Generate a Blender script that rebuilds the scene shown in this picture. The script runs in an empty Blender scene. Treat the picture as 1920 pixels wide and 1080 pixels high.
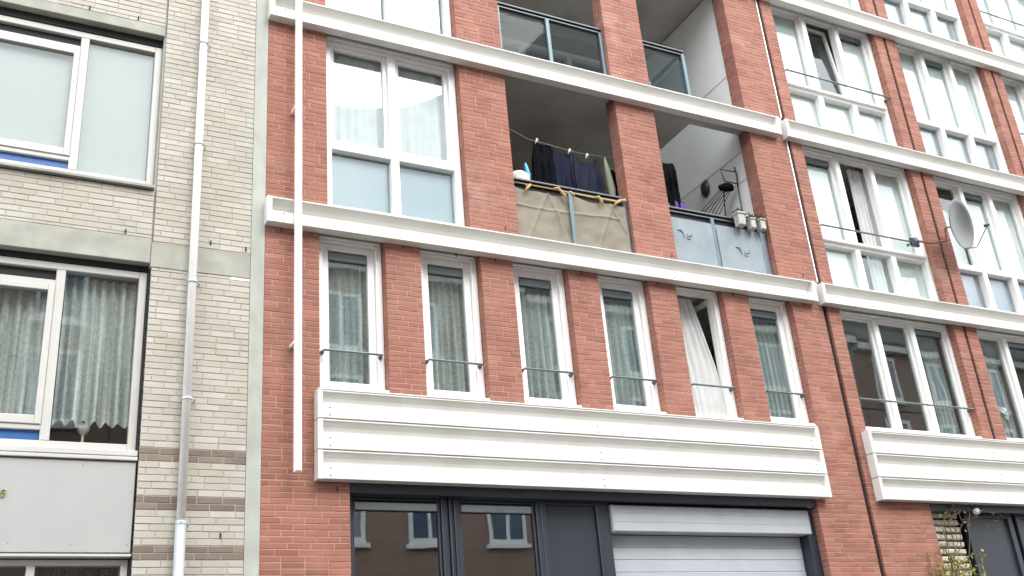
import bpy, math, random
import numpy as np
from mathutils import Matrix, Vector, noise

R_ = math.radians
rng = random.Random(7)
sc = bpy.context.scene
COL = sc.collection

# ------------------------------------------------------------------ camera
cam_d = bpy.data.cameras.new("camera")
cam = bpy.data.objects.new("camera", cam_d)
COL.objects.link(cam)
cam_d.sensor_width = 36.0
cam_d.lens = 1945.6 / 1920 * 36.0
cam_d.clip_end = 2000
CAM = Vector((0, -10, 1.6))
cam.matrix_world = Matrix.Translation(CAM) @ Matrix.Rotation(R_(-28.911), 4, 'Z') @ Matrix.Rotation(R_(113.813), 4, 'X') @ Matrix.Rotation(R_(-5.0734), 4, 'Z')
sc.camera = cam
CAM_INV = cam.matrix_world.inverted()

# ------------------------------------------------------------------ sky, sun, exposure
SUN_EL, SUN_AZ = 48.0, 160.0          # azimuth: degrees clockwise from +Y
w = bpy.data.worlds.new("World"); sc.world = w; w.use_nodes = True
nt = w.node_tree; nt.nodes.clear()
out = nt.nodes.new('ShaderNodeOutputWorld'); bg = nt.nodes.new('ShaderNodeBackground')
sky = nt.nodes.new('ShaderNodeTexSky'); sky.sky_type = 'NISHITA'; sky.sun_disc = False
sky.sun_elevation = R_(SUN_EL); sky.sun_rotation = R_(SUN_AZ)
tc = nt.nodes.new('ShaderNodeTexCoord')
nz = nt.nodes.new('ShaderNodeTexNoise'); nz.inputs['Scale'].default_value = 2.6; nz.inputs['Detail'].default_value = 7
nz.inputs['Roughness'].default_value = 0.55
rmp = nt.nodes.new('ShaderNodeValToRGB')
rmp.color_ramp.elements[0].position = 0.36; rmp.color_ramp.elements[0].color = (0.25, 0.25, 0.25, 1)
rmp.color_ramp.elements[1].position = 0.52; rmp.color_ramp.elements[1].color = (1, 1, 1, 1)
mx = nt.nodes.new('ShaderNodeMixRGB'); mx.inputs[2].default_value = (13.5, 13.8, 14.2, 1)   # cloud
nt.links.new(tc.outputs['Generated'], nz.inputs['Vector']); nt.links.new(nz.outputs['Fac'], rmp.inputs['Fac'])
nt.links.new(rmp.outputs['Color'], mx.inputs[0]); nt.links.new(sky.outputs['Color'], mx.inputs[1])
nt.links.new(mx.outputs[0], bg.inputs['Color']); bg.inputs['Strength'].default_value = 0.12
nt.links.new(bg.outputs[0], out.inputs['Surface'])
sun_d = bpy.data.lights.new("sun", 'SUN'); sun_d.energy = 0.9; sun_d.angle = R_(28); sun_d.color = (1.0, 0.96, 0.9)
sun = bpy.data.objects.new("sun", sun_d); COL.objects.link(sun)
a_, e_ = R_(SUN_AZ), R_(SUN_EL)
to_sun = Vector((math.sin(a_) * math.cos(e_), math.cos(a_) * math.cos(e_), math.sin(e_)))
sun.rotation_euler = to_sun.to_track_quat('Z', 'Y').to_euler(); sun.location = (0, -8, 30)
vs = sc.view_settings
vs.view_transform = 'Standard'; vs.look = 'None'; vs.exposure = 1.5; vs.gamma = 1.0; vs.use_curve_mapping = False
sc.render.engine = 'CYCLES'
sc.cycles.use_denoising = True
sc.cycles.max_bounces = 8; sc.cycles.transparent_max_bounces = 24; sc.cycles.glossy_bounces = 3
sc.cycles.diffuse_bounces = 4; sc.cycles.caustics_reflective = False; sc.cycles.caustics_refractive = False

# ------------------------------------------------------------------ measuring helpers (street-plane survey -> true depth)
def fx(x, d): return x * (1 + d / 10.0)
def fz(z, d): return 1.6 + (z - 1.6) * (1 + d / 10.0)

# ------------------------------------------------------------------ materials
def new_mat(name):
    m = bpy.data.materials.new(name); m.use_nodes = True
    t = m.node_tree; t.nodes.clear()
    o = t.nodes.new('ShaderNodeOutputMaterial'); b = t.nodes.new('ShaderNodeBsdfPrincipled')
    t.links.new(b.outputs[0], o.inputs['Surface'])
    return m, t, b, o

def surf(name, col, rough=0.6, metal=0.0, var=0.12, scale=3.0, dirt=None, dirt_amt=0.0, stretch=(1, 1, 1), bump=0.0, bump_scale=40, spec=0.5, attr=False, bloom=None):
    """base colour (or 'Col' attribute) with two noise layers: broad tone change and dirt of its own colour"""
    m, t, b, o = new_mat(name)
    N = t.nodes.new; L = t.links.new
    geo = N('ShaderNodeNewGeometry')
    mp = N('ShaderNodeMapping'); mp.inputs['Scale'].default_value = stretch
    L(geo.outputs['Position'], mp.inputs['Vector'])
    n1 = N('ShaderNodeTexNoise'); n1.inputs['Scale'].default_value = scale; n1.inputs['Detail'].default_value = 6
    L(mp.outputs[0], n1.inputs['Vector'])
    mr = N('ShaderNodeMapRange'); mr.inputs['From Min'].default_value = 0.3; mr.inputs['From Max'].default_value = 0.7
    mr.inputs['To Min'].default_value = 1 - var; mr.inputs['To Max'].default_value = 1 + var
    L(n1.outputs['Fac'], mr.inputs['Value'])
    mul = N('ShaderNodeVectorMath'); mul.operation = 'SCALE'
    if attr:
        at = N('ShaderNodeAttribute'); at.attribute_name = 'Col'; L(at.outputs['Color'], mul.inputs[0])
    else:
        mul.inputs[0].default_value = col
    L(mr.outputs[0], mul.inputs['Scale'])
    last = mul.outputs[0]
    if dirt:
        n2 = N('ShaderNodeTexNoise'); n2.inputs['Scale'].default_value = scale * 0.6; n2.inputs['Detail'].default_value = 9
        n2.inputs['Roughness'].default_value = 0.65
        L(mp.outputs[0], n2.inputs['Vector'])
        m2 = N('ShaderNodeMapRange'); m2.inputs['From Min'].default_value = 0.5; m2.inputs['From Max'].default_value = 0.75
        m2.inputs['To Max'].default_value = dirt_amt; L(n2.outputs['Fac'], m2.inputs['Value'])
        mixn = N('ShaderNodeMixRGB'); L(m2.outputs[0], mixn.inputs[0]); L(last, mixn.inputs[1])
        mixn.inputs[2].default_value = (*dirt, 1); last = mixn.outputs[0]
    if bloom:
        n3 = N('ShaderNodeTexNoise'); n3.inputs['Scale'].default_value = 1.1; n3.inputs['Detail'].default_value = 10; n3.inputs['Roughness'].default_value = 0.72
        L(geo.outputs['Position'], n3.inputs['Vector'])
        m3 = N('ShaderNodeMapRange'); m3.inputs['From Min'].default_value = 0.57; m3.inputs['From Max'].default_value = 0.75; m3.inputs['To Max'].default_value = 0.6
        L(n3.outputs['Fac'], m3.inputs['Value']); mb3 = N('ShaderNodeMixRGB'); L(m3.outputs[0], mb3.inputs[0]); L(last, mb3.inputs[1])
        mb3.inputs[2].default_value = (*bloom, 1); last = mb3.outputs[0]
    L(last, b.inputs['Base Color'])
    b.inputs['Roughness'].default_value = rough; b.inputs['Metallic'].default_value = metal
    b.inputs['Specular IOR Level'].default_value = spec
    if bump:
        nb = N('ShaderNodeTexNoise'); nb.inputs['Scale'].default_value = bump_scale; nb.inputs['Detail'].default_value = 4
        L(geo.outputs['Position'], nb.inputs['Vector'])
        bp = N('ShaderNodeBump'); bp.inputs['Strength'].default_value = bump; bp.inputs['Distance'].default_value = 0.004
        L(nb.outputs['Fac'], bp.inputs['Height']); L(bp.outputs[0], b.inputs['Normal'])
    return m

def glass_mat(name, tint=(0.935, 0.968, 0.962), extra=0.042, gain=0.95):
    m, t, b, o = new_mat(name); t.nodes.remove(b)
    N = t.nodes.new; L = t.links.new
    tr = N('ShaderNodeBsdfTransparent'); tr.inputs[0].default_value = (*tint, 1)
    gl = N('ShaderNodeBsdfGlossy'); gl.inputs['Roughness'].default_value = 0.012; gl.inputs['Color'].default_value = (0.95, 0.98, 1, 1)
    g0 = N('ShaderNodeNewGeometry'); dt = N('ShaderNodeVectorMath'); dt.operation = 'DOT_PRODUCT'
    L(g0.outputs['Incoming'], dt.inputs[0]); L(g0.outputs['Normal'], dt.inputs[1])
    ab = N('ShaderNodeMath'); ab.operation = 'ABSOLUTE'; L(dt.outputs['Value'], ab.inputs[0])
    om = N('ShaderNodeMath'); om.operation = 'SUBTRACT'; om.inputs[0].default_value = 1.0; L(ab.outputs[0], om.inputs[1])
    fr = N('ShaderNodeMath'); fr.operation = 'POWER'; fr.inputs[1].default_value = 5.0; L(om.outputs[0], fr.inputs[0])   # Schlick
    ma = N('ShaderNodeMath'); ma.operation = 'MULTIPLY_ADD'; ma.inputs[1].default_value = gain; ma.inputs[2].default_value = extra
    ma.use_clamp = True
    # old panes are not dead flat
    geo = N('ShaderNodeNewGeometry'); nb = N('ShaderNodeTexNoise'); nb.inputs['Scale'].default_value = 1.6; nb.inputs['Detail'].default_value = 1
    L(geo.outputs['Position'], nb.inputs['Vector'])
    bp = N('ShaderNodeBump'); bp.inputs['Strength'].default_value = 0.10; bp.inputs['Distance'].default_value = 0.01
    L(nb.outputs['Fac'], bp.inputs['Height']); L(bp.outputs[0], gl.inputs['Normal'])
    mxs = N('ShaderNodeMixShader'); L(fr.outputs[0], ma.inputs[0]); L(ma.outputs[0], mxs.inputs[0])
    L(tr.outputs[0], mxs.inputs[1]); L(gl.outputs[0], mxs.inputs[2]); L(mxs.outputs[0], o.inputs['Surface'])
    return m

def cloth_mat(name, col, see=0.0, lace=False, scale=22.0, transl=0.4, rough=0.9):
    """cloth: diffuse + translucent; see = share of open weave; lace = open pattern"""
    m, t, b, o = new_mat(name); t.nodes.remove(b)
    N = t.nodes.new; L = t.links.new
    df = N('ShaderNodeBsdfDiffuse'); df.inputs[0].default_value = (*col, 1)
    tl = N('ShaderNodeBsdfTranslucent'); tl.inputs[0].default_value = (*col, 1)
    m1 = N('ShaderNodeMixShader'); m1.inputs[0].default_value = transl
    L(df.outputs[0], m1.inputs[1]); L(tl.outputs[0], m1.inputs[2])
    geo = N('ShaderNodeNewGeometry')
    n1 = N('ShaderNodeTexNoise'); n1.inputs['Scale'].default_value = 5; n1.inputs['Detail'].default_value = 4
    L(geo.outputs['Position'], n1.inputs['Vector'])
    mixc = N('ShaderNodeMixRGB'); mixc.inputs[1].default_value = (*[c * 0.8 for c in col], 1); mixc.inputs[2].default_value = (*[min(1, c * 1.12) for c in col], 1)
    L(n1.outputs['Fac'], mixc.inputs[0]); L(mixc.outputs[0], df.inputs[0]); L(mixc.outputs[0], tl.inputs[0])
    last = m1.outputs[0]
    if see > 0:
        tr = N('ShaderNodeBsdfTransparent'); m2 = N('ShaderNodeMixShader')
        if lace:
            mp = N('ShaderNodeMapping'); mp.inputs['Scale'].default_value = (scale, 0.0, scale); L(geo.outputs['Position'], mp.inputs['Vector'])
            mp2 = N('ShaderNodeMapping'); mp2.inputs['Scale'].default_value = (scale, 0.0, 0.6); L(geo.outputs['Position'], mp2.inputs['Vector'])
            v = N('ShaderNodeTexNoise'); v.inputs['Scale'].default_value = 0.8; v.inputs['Detail'].default_value = 3; L(mp2.outputs[0], v.inputs['Vector'])
            n2 = N('ShaderNodeTexNoise'); n2.inputs['Scale'].default_value = 1.1; n2.inputs['Detail'].default_value = 4; L(mp.outputs[0], n2.inputs['Vector'])
            ad = N('ShaderNodeMath'); ad.operation = 'MULTIPLY_ADD'; ad.inputs[1].default_value = 0.45; L(n2.outputs['Fac'], ad.inputs[0]); L(v.outputs['Fac'], ad.inputs[2])
            mr = N('ShaderNodeMapRange'); mr.inputs['From Min'].default_value = 0.52; mr.inputs['From Max'].default_value = 0.95
            mr.inputs['To Min'].default_value = max(0, see - 0.3); mr.inputs['To Max'].default_value = min(1, see + 0.3)
            L(ad.outputs[0], mr.inputs['Value']); L(mr.outputs[0], m2.inputs[0])
        else:
            m2.inputs[0].default_value = see
        L(last, m2.inputs[1]); L(tr.outputs[0], m2.inputs[2]); last = m2.outputs[0]
    L(last, o.inputs['Surface'])
    return m

M = {}
M['brick'] = surf('red_brick', (0, 0, 0), 0.85, var=0.16, scale=2.2, dirt=(0.36, 0.215, 0.165), dirt_amt=0.4, bump=0.5, bump_scale=160, attr=True, spec=0.25, bloom=(0.42, 0.34, 0.30))
M['cream'] = surf('cream_painted_brick', (0, 0, 0), 0.75, var=0.10, scale=2.0, dirt=(0.36, 0.31, 0.23), dirt_amt=0.5, bump=0.3, bump_scale=120, attr=True, spec=0.3)
M['mortar'] = surf('grey_pink_mortar', (0.40, 0.25, 0.195), 0.95, var=0.2, scale=6, bump=0.5, bump_scale=200, spec=0.2)
M['mortar_cream'] = surf('cream_mortar', (0.37, 0.35, 0.30), 0.95, var=0.12, scale=5, dirt=(0.32, 0.28, 0.22), dirt_amt=0.4, spec=0.2)
M['panel'] = surf('white_panel', (0.64, 0.635, 0.60), 0.45, var=0.03, scale=1.2, dirt=(0.50, 0.47, 0.38), dirt_amt=0.35, stretch=(2.5, 2.5, 0.35))
M['frame'] = surf('white_window_paint', (0.82, 0.82, 0.80), 0.35, var=0.03, scale=2, dirt=(0.6, 0.58, 0.52), dirt_amt=0.2)
M['frame_old'] = surf('off_white_window_paint', (0.47, 0.465, 0.435), 0.4, var=0.05, scale=2, dirt=(0.45, 0.42, 0.36), dirt_amt=0.3)
M['navy'] = surf('dark_blue_grey_paint', (0.022, 0.030, 0.042), 0.35, var=0.1, scale=2)
M['vent'] = surf('grey_vent_metal', (0.17, 0.22, 0.235), 0.45, metal=0.2, var=0.06, scale=8)
M['vent_light'] = surf('light_vent_metal', (0.34, 0.42, 0.42), 0.4, metal=0.2, var=0.06, scale=8)
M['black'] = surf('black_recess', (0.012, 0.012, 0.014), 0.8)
M['dark_rail'] = surf('dark_grey_metal', (0.035, 0.045, 0.05), 0.4, metal=0.3, var=0.15, scale=6)
M['rail'] = surf('grey_rail_metal', (0.105, 0.125, 0.13), 0.4, metal=0.4, var=0.1, scale=6)
M['post'] = surf('blue_grey_post', (0.10, 0.155, 0.175), 0.4, metal=0.2, var=0.1, scale=6)
M['concrete'] = surf('weathered_concrete', (0.33, 0.33, 0.29), 0.9, var=0.15, scale=4, dirt=(0.24, 0.25, 0.20), dirt_amt=0.6, bump=0.4, bump_scale=60, spec=0.2)
M['strip'] = surf('pale_concrete_strip', (0.37, 0.385, 0.345), 0.9, var=0.14, scale=5, dirt=(0.30, 0.34, 0.27), dirt_amt=0.6, stretch=(1, 1, 0.5), bump=0.4, bump_scale=60, spec=0.2)
M['soffit'] = surf('grey_concrete_soffit', (0.50, 0.49, 0.45), 0.9, var=0.12, scale=1.6, dirt=(0.22, 0.21, 0.19), dirt_amt=0.5, spec=0.2)
M['plaster'] = surf('white_plaster', (0.86, 0.87, 0.86), 0.8, var=0.03, scale=2, dirt=(0.66, 0.66, 0.6), dirt_amt=0.2)
M['balcony'] = surf('grey_balcony_render', (0.33, 0.31, 0.28), 0.9, var=0.1)
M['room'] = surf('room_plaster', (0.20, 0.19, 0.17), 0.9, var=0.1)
M['pipe'] = surf('white_plastic_pipe', (0.80, 0.80, 0.77), 0.35, var=0.04, scale=3, dirt=(0.5, 0.48, 0.42), dirt_amt=0.3)
M['zinc'] = surf('grey_zinc_pipe', (0.42, 0.46, 0.49), 0.4, metal=0.3, var=0.1, scale=6)
M['board'] = surf('grey_white_board', (0.345, 0.35, 0.342), 0.5, var=0.03, scale=2, dirt=(0.4, 0.4, 0.36), dirt_amt=0.25)
M['blue'] = surf('blue_paint', (0.02, 0.10, 0.30), 0.4, var=0.1)
M['spandrel'] = surf('grey_blue_backing', (0.21, 0.26, 0.29), 0.3, var=0.04, scale=2)  # tint of the mirrored sky painted into the backing
M['spandrel_grey'] = surf('grey_backing', (0.29, 0.30, 0.335), 0.3, var=0.04, scale=2)
M['spandrel_blue'] = surf('dark_blue_backing', (0.05, 0.09, 0.14), 0.3, var=0.1, scale=2)  # deeper blue of mirrored sky painted in; also colours the opposite panes
M['blind'] = surf('pale_blind', (0.68, 0.70, 0.68), 0.7, var=0.03, scale=1.5)
M['blind_grey'] = surf('grey_white_blind', (0.30, 0.30, 0.288), 0.7, var=0.04, scale=1.5)
M['shutter'] = surf('light_grey_shutter', (0.40, 0.43, 0.465), 0.45, var=0.05, scale=3, dirt=(0.33, 0.34, 0.34), dirt_amt=0.3)
M['rock'] = surf('pale_stone_block', (0.55, 0.52, 0.42), 0.9, var=0.3, scale=14, dirt=(0.2, 0.18, 0.1), dirt_amt=0.7, bump=0.8, bump_scale=30)
M['bolt'] = surf('bolt_steel', (0.3, 0.29, 0.27), 0.5, metal=0.5)
M['flash'] = surf('bright_flashing', (0.62, 0.68, 0.72), 0.35, metal=0.3, var=0.06)
M['glass'] = glass_mat('window_glass')
M['glass_dark'] = glass_mat('dark_glass', (0.7, 0.74, 0.74), 0.13, 0.95)
M['glass_teal'] = glass_mat('greenish_glass', (0.87, 0.918, 0.912), 0.07, 0.95)
M['mesh_glass'] = glass_mat('railing_glass', (0.74, 0.80, 0.81), 0.008, 0.25)
M['tarp'] = cloth_mat('beige_canvas', (0.29, 0.265, 0.215), transl=0.15)
M['sheet'] = surf('grey_blue_board', (0.20, 0.24, 0.265), 0.6, var=0.1, scale=5, dirt=(0.29, 0.33, 0.35), dirt_amt=0.4)
M['print'] = surf('grey_print', (0.168, 0.203, 0.226), 0.7)
M['strap'] = cloth_mat('tan_strap', (0.50, 0.33, 0.17), transl=0.05)
M['navy_cloth'] = cloth_mat('navy_cloth', (0.022, 0.026, 0.045), transl=0.03)
M['black_cloth'] = cloth_mat('black_cloth', (0.010, 0.011, 0.014), transl=0.02)
M['grey_cloth'] = cloth_mat('slate_cloth', (0.028, 0.032, 0.05), transl=0.03)
M['purple_cloth'] = cloth_mat('purple_cloth', (0.13, 0.08, 0.24), transl=0.1)
M['white_cloth'] = cloth_mat('white_cloth', (0.75, 0.75, 0.76), transl=0.2)
M['cyan'] = surf('light_blue_plastic', (0.06, 0.42, 0.62), 0.35)
M['green_cloth'] = cloth_mat('pale_green_cloth', (0.30, 0.33, 0.24), transl=0.1)
M['white_plastic'] = surf('white_plastic', (0.78, 0.79, 0.78), 0.3, var=0.02)
M['lace'] = cloth_mat('white_lace', (0.78, 0.81, 0.78), see=0.34, lace=True, scale=24, transl=0.3)
M['net'] = cloth_mat('white_net', (0.74, 0.77, 0.75), see=0.45, transl=0.3)
M['sheer'] = cloth_mat('white_sheer', (0.84, 0.85, 0.84), see=0.08, transl=0.3)
M['dish'] = surf('light_grey_dish', (0.12, 0.125, 0.125), 0.45, var=0.06, scale=4)
M['rust'] = surf('rusty_bracket', (0.16, 0.09, 0.06), 0.7, var=0.3, scale=20)
M['leaf'] = surf('yellow_green_leaf', (0.20, 0.17, 0.03), 0.6, var=0.4, scale=12)
M['twig'] = surf('brown_twig', (0.10, 0.075, 0.05), 0.9, var=0.3, scale=12)
M['pot'] = surf('pale_pot', (0.36, 0.355, 0.32), 0.6, var=0.15, scale=20, dirt=(0.3, 0.28, 0.2), dirt_amt=0.4)
M['asphalt'] = surf('asphalt', (0.05, 0.05, 0.052), 0.9, var=0.2, scale=4, bump=0.5, bump_scale=80)
M['paving'] = surf('concrete_paving', (0.22, 0.21, 0.2), 0.9, var=0.15, scale=3)
M['kerb'] = surf('kerb_stone', (0.3, 0.3, 0.29), 0.9, var=0.15, scale=6)
M['tile'] = surf('dark_roof_tile', (0.06, 0.055, 0.06), 0.7, var=0.2, scale=6)

def far_brick(name, c1, c2, mortar):
    m, t, b, o = new_mat(name); N = t.nodes.new; L = t.links.new
    geo = N('ShaderNodeNewGeometry'); mp = N('ShaderNodeMapping'); mp.inputs['Rotation'].default_value = (R_(90), 0, 0)
    L(geo.outputs['Position'], mp.inputs['Vector'])
    bt = N('ShaderNodeTexBrick'); bt.inputs['Color1'].default_value = (*c1, 1); bt.inputs['Color2'].default_value = (*c2, 1)
    bt.inputs['Mortar'].default_value = (*mortar, 1); bt.inputs['Scale'].default_value = 1; bt.inputs['Brick Width'].default_value = 0.22
    bt.inputs['Row Height'].default_value = 0.066; bt.inputs['Mortar Size'].default_value = 0.006
    L(mp.outputs[0], bt.inputs['Vector']); L(bt.outputs['Color'], b.inputs['Base Color']); b.inputs['Roughness'].default_value = 0.9
    return m
M['far_brick_brown'] = far_brick('brown_far_brick', (0.25, 0.16, 0.125), (0.31, 0.20, 0.155), (0.34, 0.28, 0.24))
M['far_brick_grey'] = far_brick('grey_far_brick', (0.28, 0.25, 0.22), (0.34, 0.30, 0.26), (0.3, 0.28, 0.25))

# ------------------------------------------------------------------ mesh helper
class MB:
    def __init__(self): self.v = []; self.f = []; self.c = None
    def add(self, vs, fs):
        n = len(self.v); self.v.extend([tuple(p) for p in vs]); self.f.extend([tuple(i + n for i in q) for q in fs]); return self
    def box(self, x0, x1, y0, y1, z0, z1):
        v = [(x0, y0, z0), (x1, y0, z0), (x1, y1, z0), (x0, y1, z0), (x0, y0, z1), (x1, y0, z1), (x1, y1, z1), (x0, y1, z1)]
        return self.add(v, [(0, 1, 5, 4), (1, 2, 6, 5), (2, 3, 7, 6), (3, 0, 4, 7), (4, 5, 6, 7), (3, 2, 1, 0)])
    def bbox(self, x0, x1, y0, y1, z0, z1, b=0.004):
        """box with its front (-y) edges chamfered"""
        r0 = [(x0, y1, z0), (x1, y1, z0), (x1, y1, z1), (x0, y1, z1)]
        r1 = [(x0, y0 + b, z0), (x1, y0 + b, z0), (x1, y0 + b, z1), (x0, y0 + b, z1)]
        r2 = [(x0 + b, y0, z0 + b), (x1 - b, y0, z0 + b), (x1 - b, y0, z1 - b), (x0 + b, y0, z1 - b)]
        fs = [(8, 9, 10, 11), (3, 2, 1, 0)]
        for k in range(4):
            j = (k + 1) % 4
            fs += [(k, j, 4 + j, 4 + k), (4 + k, 4 + j, 8 + j, 8 + k)]
        return self.add(r0 + r1 + r2, fs)
    def prism_x(self, prof, x0, x1):
        """closed (y,z) profile swept along x"""
        n = len(prof); v = [(x0, y, z) for y, z in prof] + [(x1, y, z) for y, z in prof]
        fs = [(i, (i + 1) % n, n + (i + 1) % n, n + i) for i in range(n)]
        return self.add(v, fs + [tuple(range(n))[::-1], tuple(range(n, 2 * n))])
    def tube(self, pts, r, seg=8, cap=True):
        pts = [Vector(p) for p in pts]; rs = r if isinstance(r, (list, tuple)) else [r] * len(pts)
        rings = []; up = None
        for i, p in enumerate(pts):
            d = (pts[min(i + 1, len(pts) - 1)] - pts[max(i - 1, 0)]).normalized()
            if up is None: up = Vector((0, 0, 1)) if abs(d.z) < 0.9 else Vector((1, 0, 0))
            a = d.cross(up).normalized(); b = a.cross(d).normalized(); up = b
            rings.append([p + (a * math.cos(2 * math.pi * k / seg) + b * math.sin(2 * math.pi * k / seg)) * rs[i] for k in range(seg)])
        v = [q for ring in rings for q in ring]; fs = []
        for i in range(len(pts) - 1):
            for k in range(seg):
                j = (k + 1) % seg; fs.append((i * seg + k, i * seg + j, (i + 1) * seg + j, (i + 1) * seg + k))
        if cap: fs += [tuple(range(seg))[::-1], tuple(range((len(pts) - 1) * seg, len(pts) * seg))]
        return self.add(v, fs)
    def lathe(self, prof, c=(0, 0, 0), mat=None, seg=20):
        """(r, h) profile about local z, optional matrix"""
        v = []; fs = []; c = Vector(c)
        for r, h in prof:
            for k in range(seg):
                p = Vector((r * math.cos(2 * math.pi * k / seg), r * math.sin(2 * math.pi * k / seg), h))
                v.append((mat @ p if mat else p) + c)
        for i in range(len(prof) - 1):
            for k in range(seg):
                j = (k + 1) % seg; fs.append((i * seg + k, i * seg + j, (i + 1) * seg + j, (i + 1) * seg + k))
        return self.add(v, fs)
    def grid(self, fn, nu, nv):
        v = [fn(i / nu, j / nv) for j in range(nv + 1) for i in range(nu + 1)]
        fs = [(j * (nu + 1) + i, j * (nu + 1) + i + 1, (j + 1) * (nu + 1) + i + 1, (j + 1) * (nu + 1) + i) for j in range(nv) for i in range(nu)]
        return self.add(v, fs)
    def build(self, name, mat, parent=None, smooth=False):
        me = bpy.data.meshes.new(name); me.from_pydata(self.v, [], self.f); me.update()
        me.materials.append(M[mat] if isinstance(mat, str) else mat)
        if self.c is not None:
            at = me.color_attributes.new('Col', 'FLOAT_COLOR', 'POINT'); at.data.foreach_set('color', np.asarray(self.c, dtype=np.float32).ravel())
        if smooth:
            me.polygons.foreach_set('use_smooth', [True] * len(me.polygons))
        o = bpy.data.objects.new(name, me); COL.objects.link(o)
        if parent is not None: attach(o, parent)
        return o

def attach(o, parent):
    o.parent = parent
    if parent.type == 'EMPTY': o.matrix_parent_inverse = Matrix.Translation(-Vector(parent.location))

def tag(o, label, cat, group=None):
    o['label'] = label; o['category'] = cat
    if group: o['group'] = group
    return o
def thing(name, loc, label, cat, group=None):
    o = bpy.data.objects.new(name, None); COL.objects.link(o); o.location = loc; o.empty_display_size = 0.3
    return tag(o, label, cat, group)
def structure(o): o['kind'] = 'structure'; return o

# ------------------------------------------------------------------ ground
structure(MB().box(-300, 300, -300, 300, -0.3, 0.0).build('street', 'asphalt'))
structure(MB().box(-60, 80, -2.6, 8, 0.0, 0.12).build('pavement', 'paving'))
structure(MB().box(-60, 80, -2.74, -2.603, 0.0, 0.125).build('kerb', 'kerb'))
structure(MB().box(-60, 80, -25, -14.6, 0.0, 0.12).build('pavement_opposite', 'paving'))
structure(MB().box(-60, 80, -14.597, -14.46, 0.0, 0.125).build('kerb_opposite', 'kerb'))

# ------------------------------------------------------------------ bricks
COURSE = 0.0657      # pale building
def box_unit():
    b = 0.03
    r0 = [(-.5, .5, -.5), (.5, .5, -.5), (.5, .5, .5), (-.5, .5, .5)]
    r1 = [(-.5, -.44, -.5), (.5, -.44, -.5), (.5, -.44, .5), (-.5, -.44, .5)]
    r2 = [(-.487, -.5, -.46), (.487, -.5, -.46), (.487, -.5, .46), (-.487, -.5, .46)]
    fs = [(8, 9, 10, 11)]
    for k in range(4):
        j = (k + 1) % 4
        fs += [(k, j, 4 + j, 4 + k), (4 + k, 4 + j, 8 + j, 8 + k)]
    return np.array(r0 + r1 + r2), fs
UV, UF = box_unit()

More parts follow.
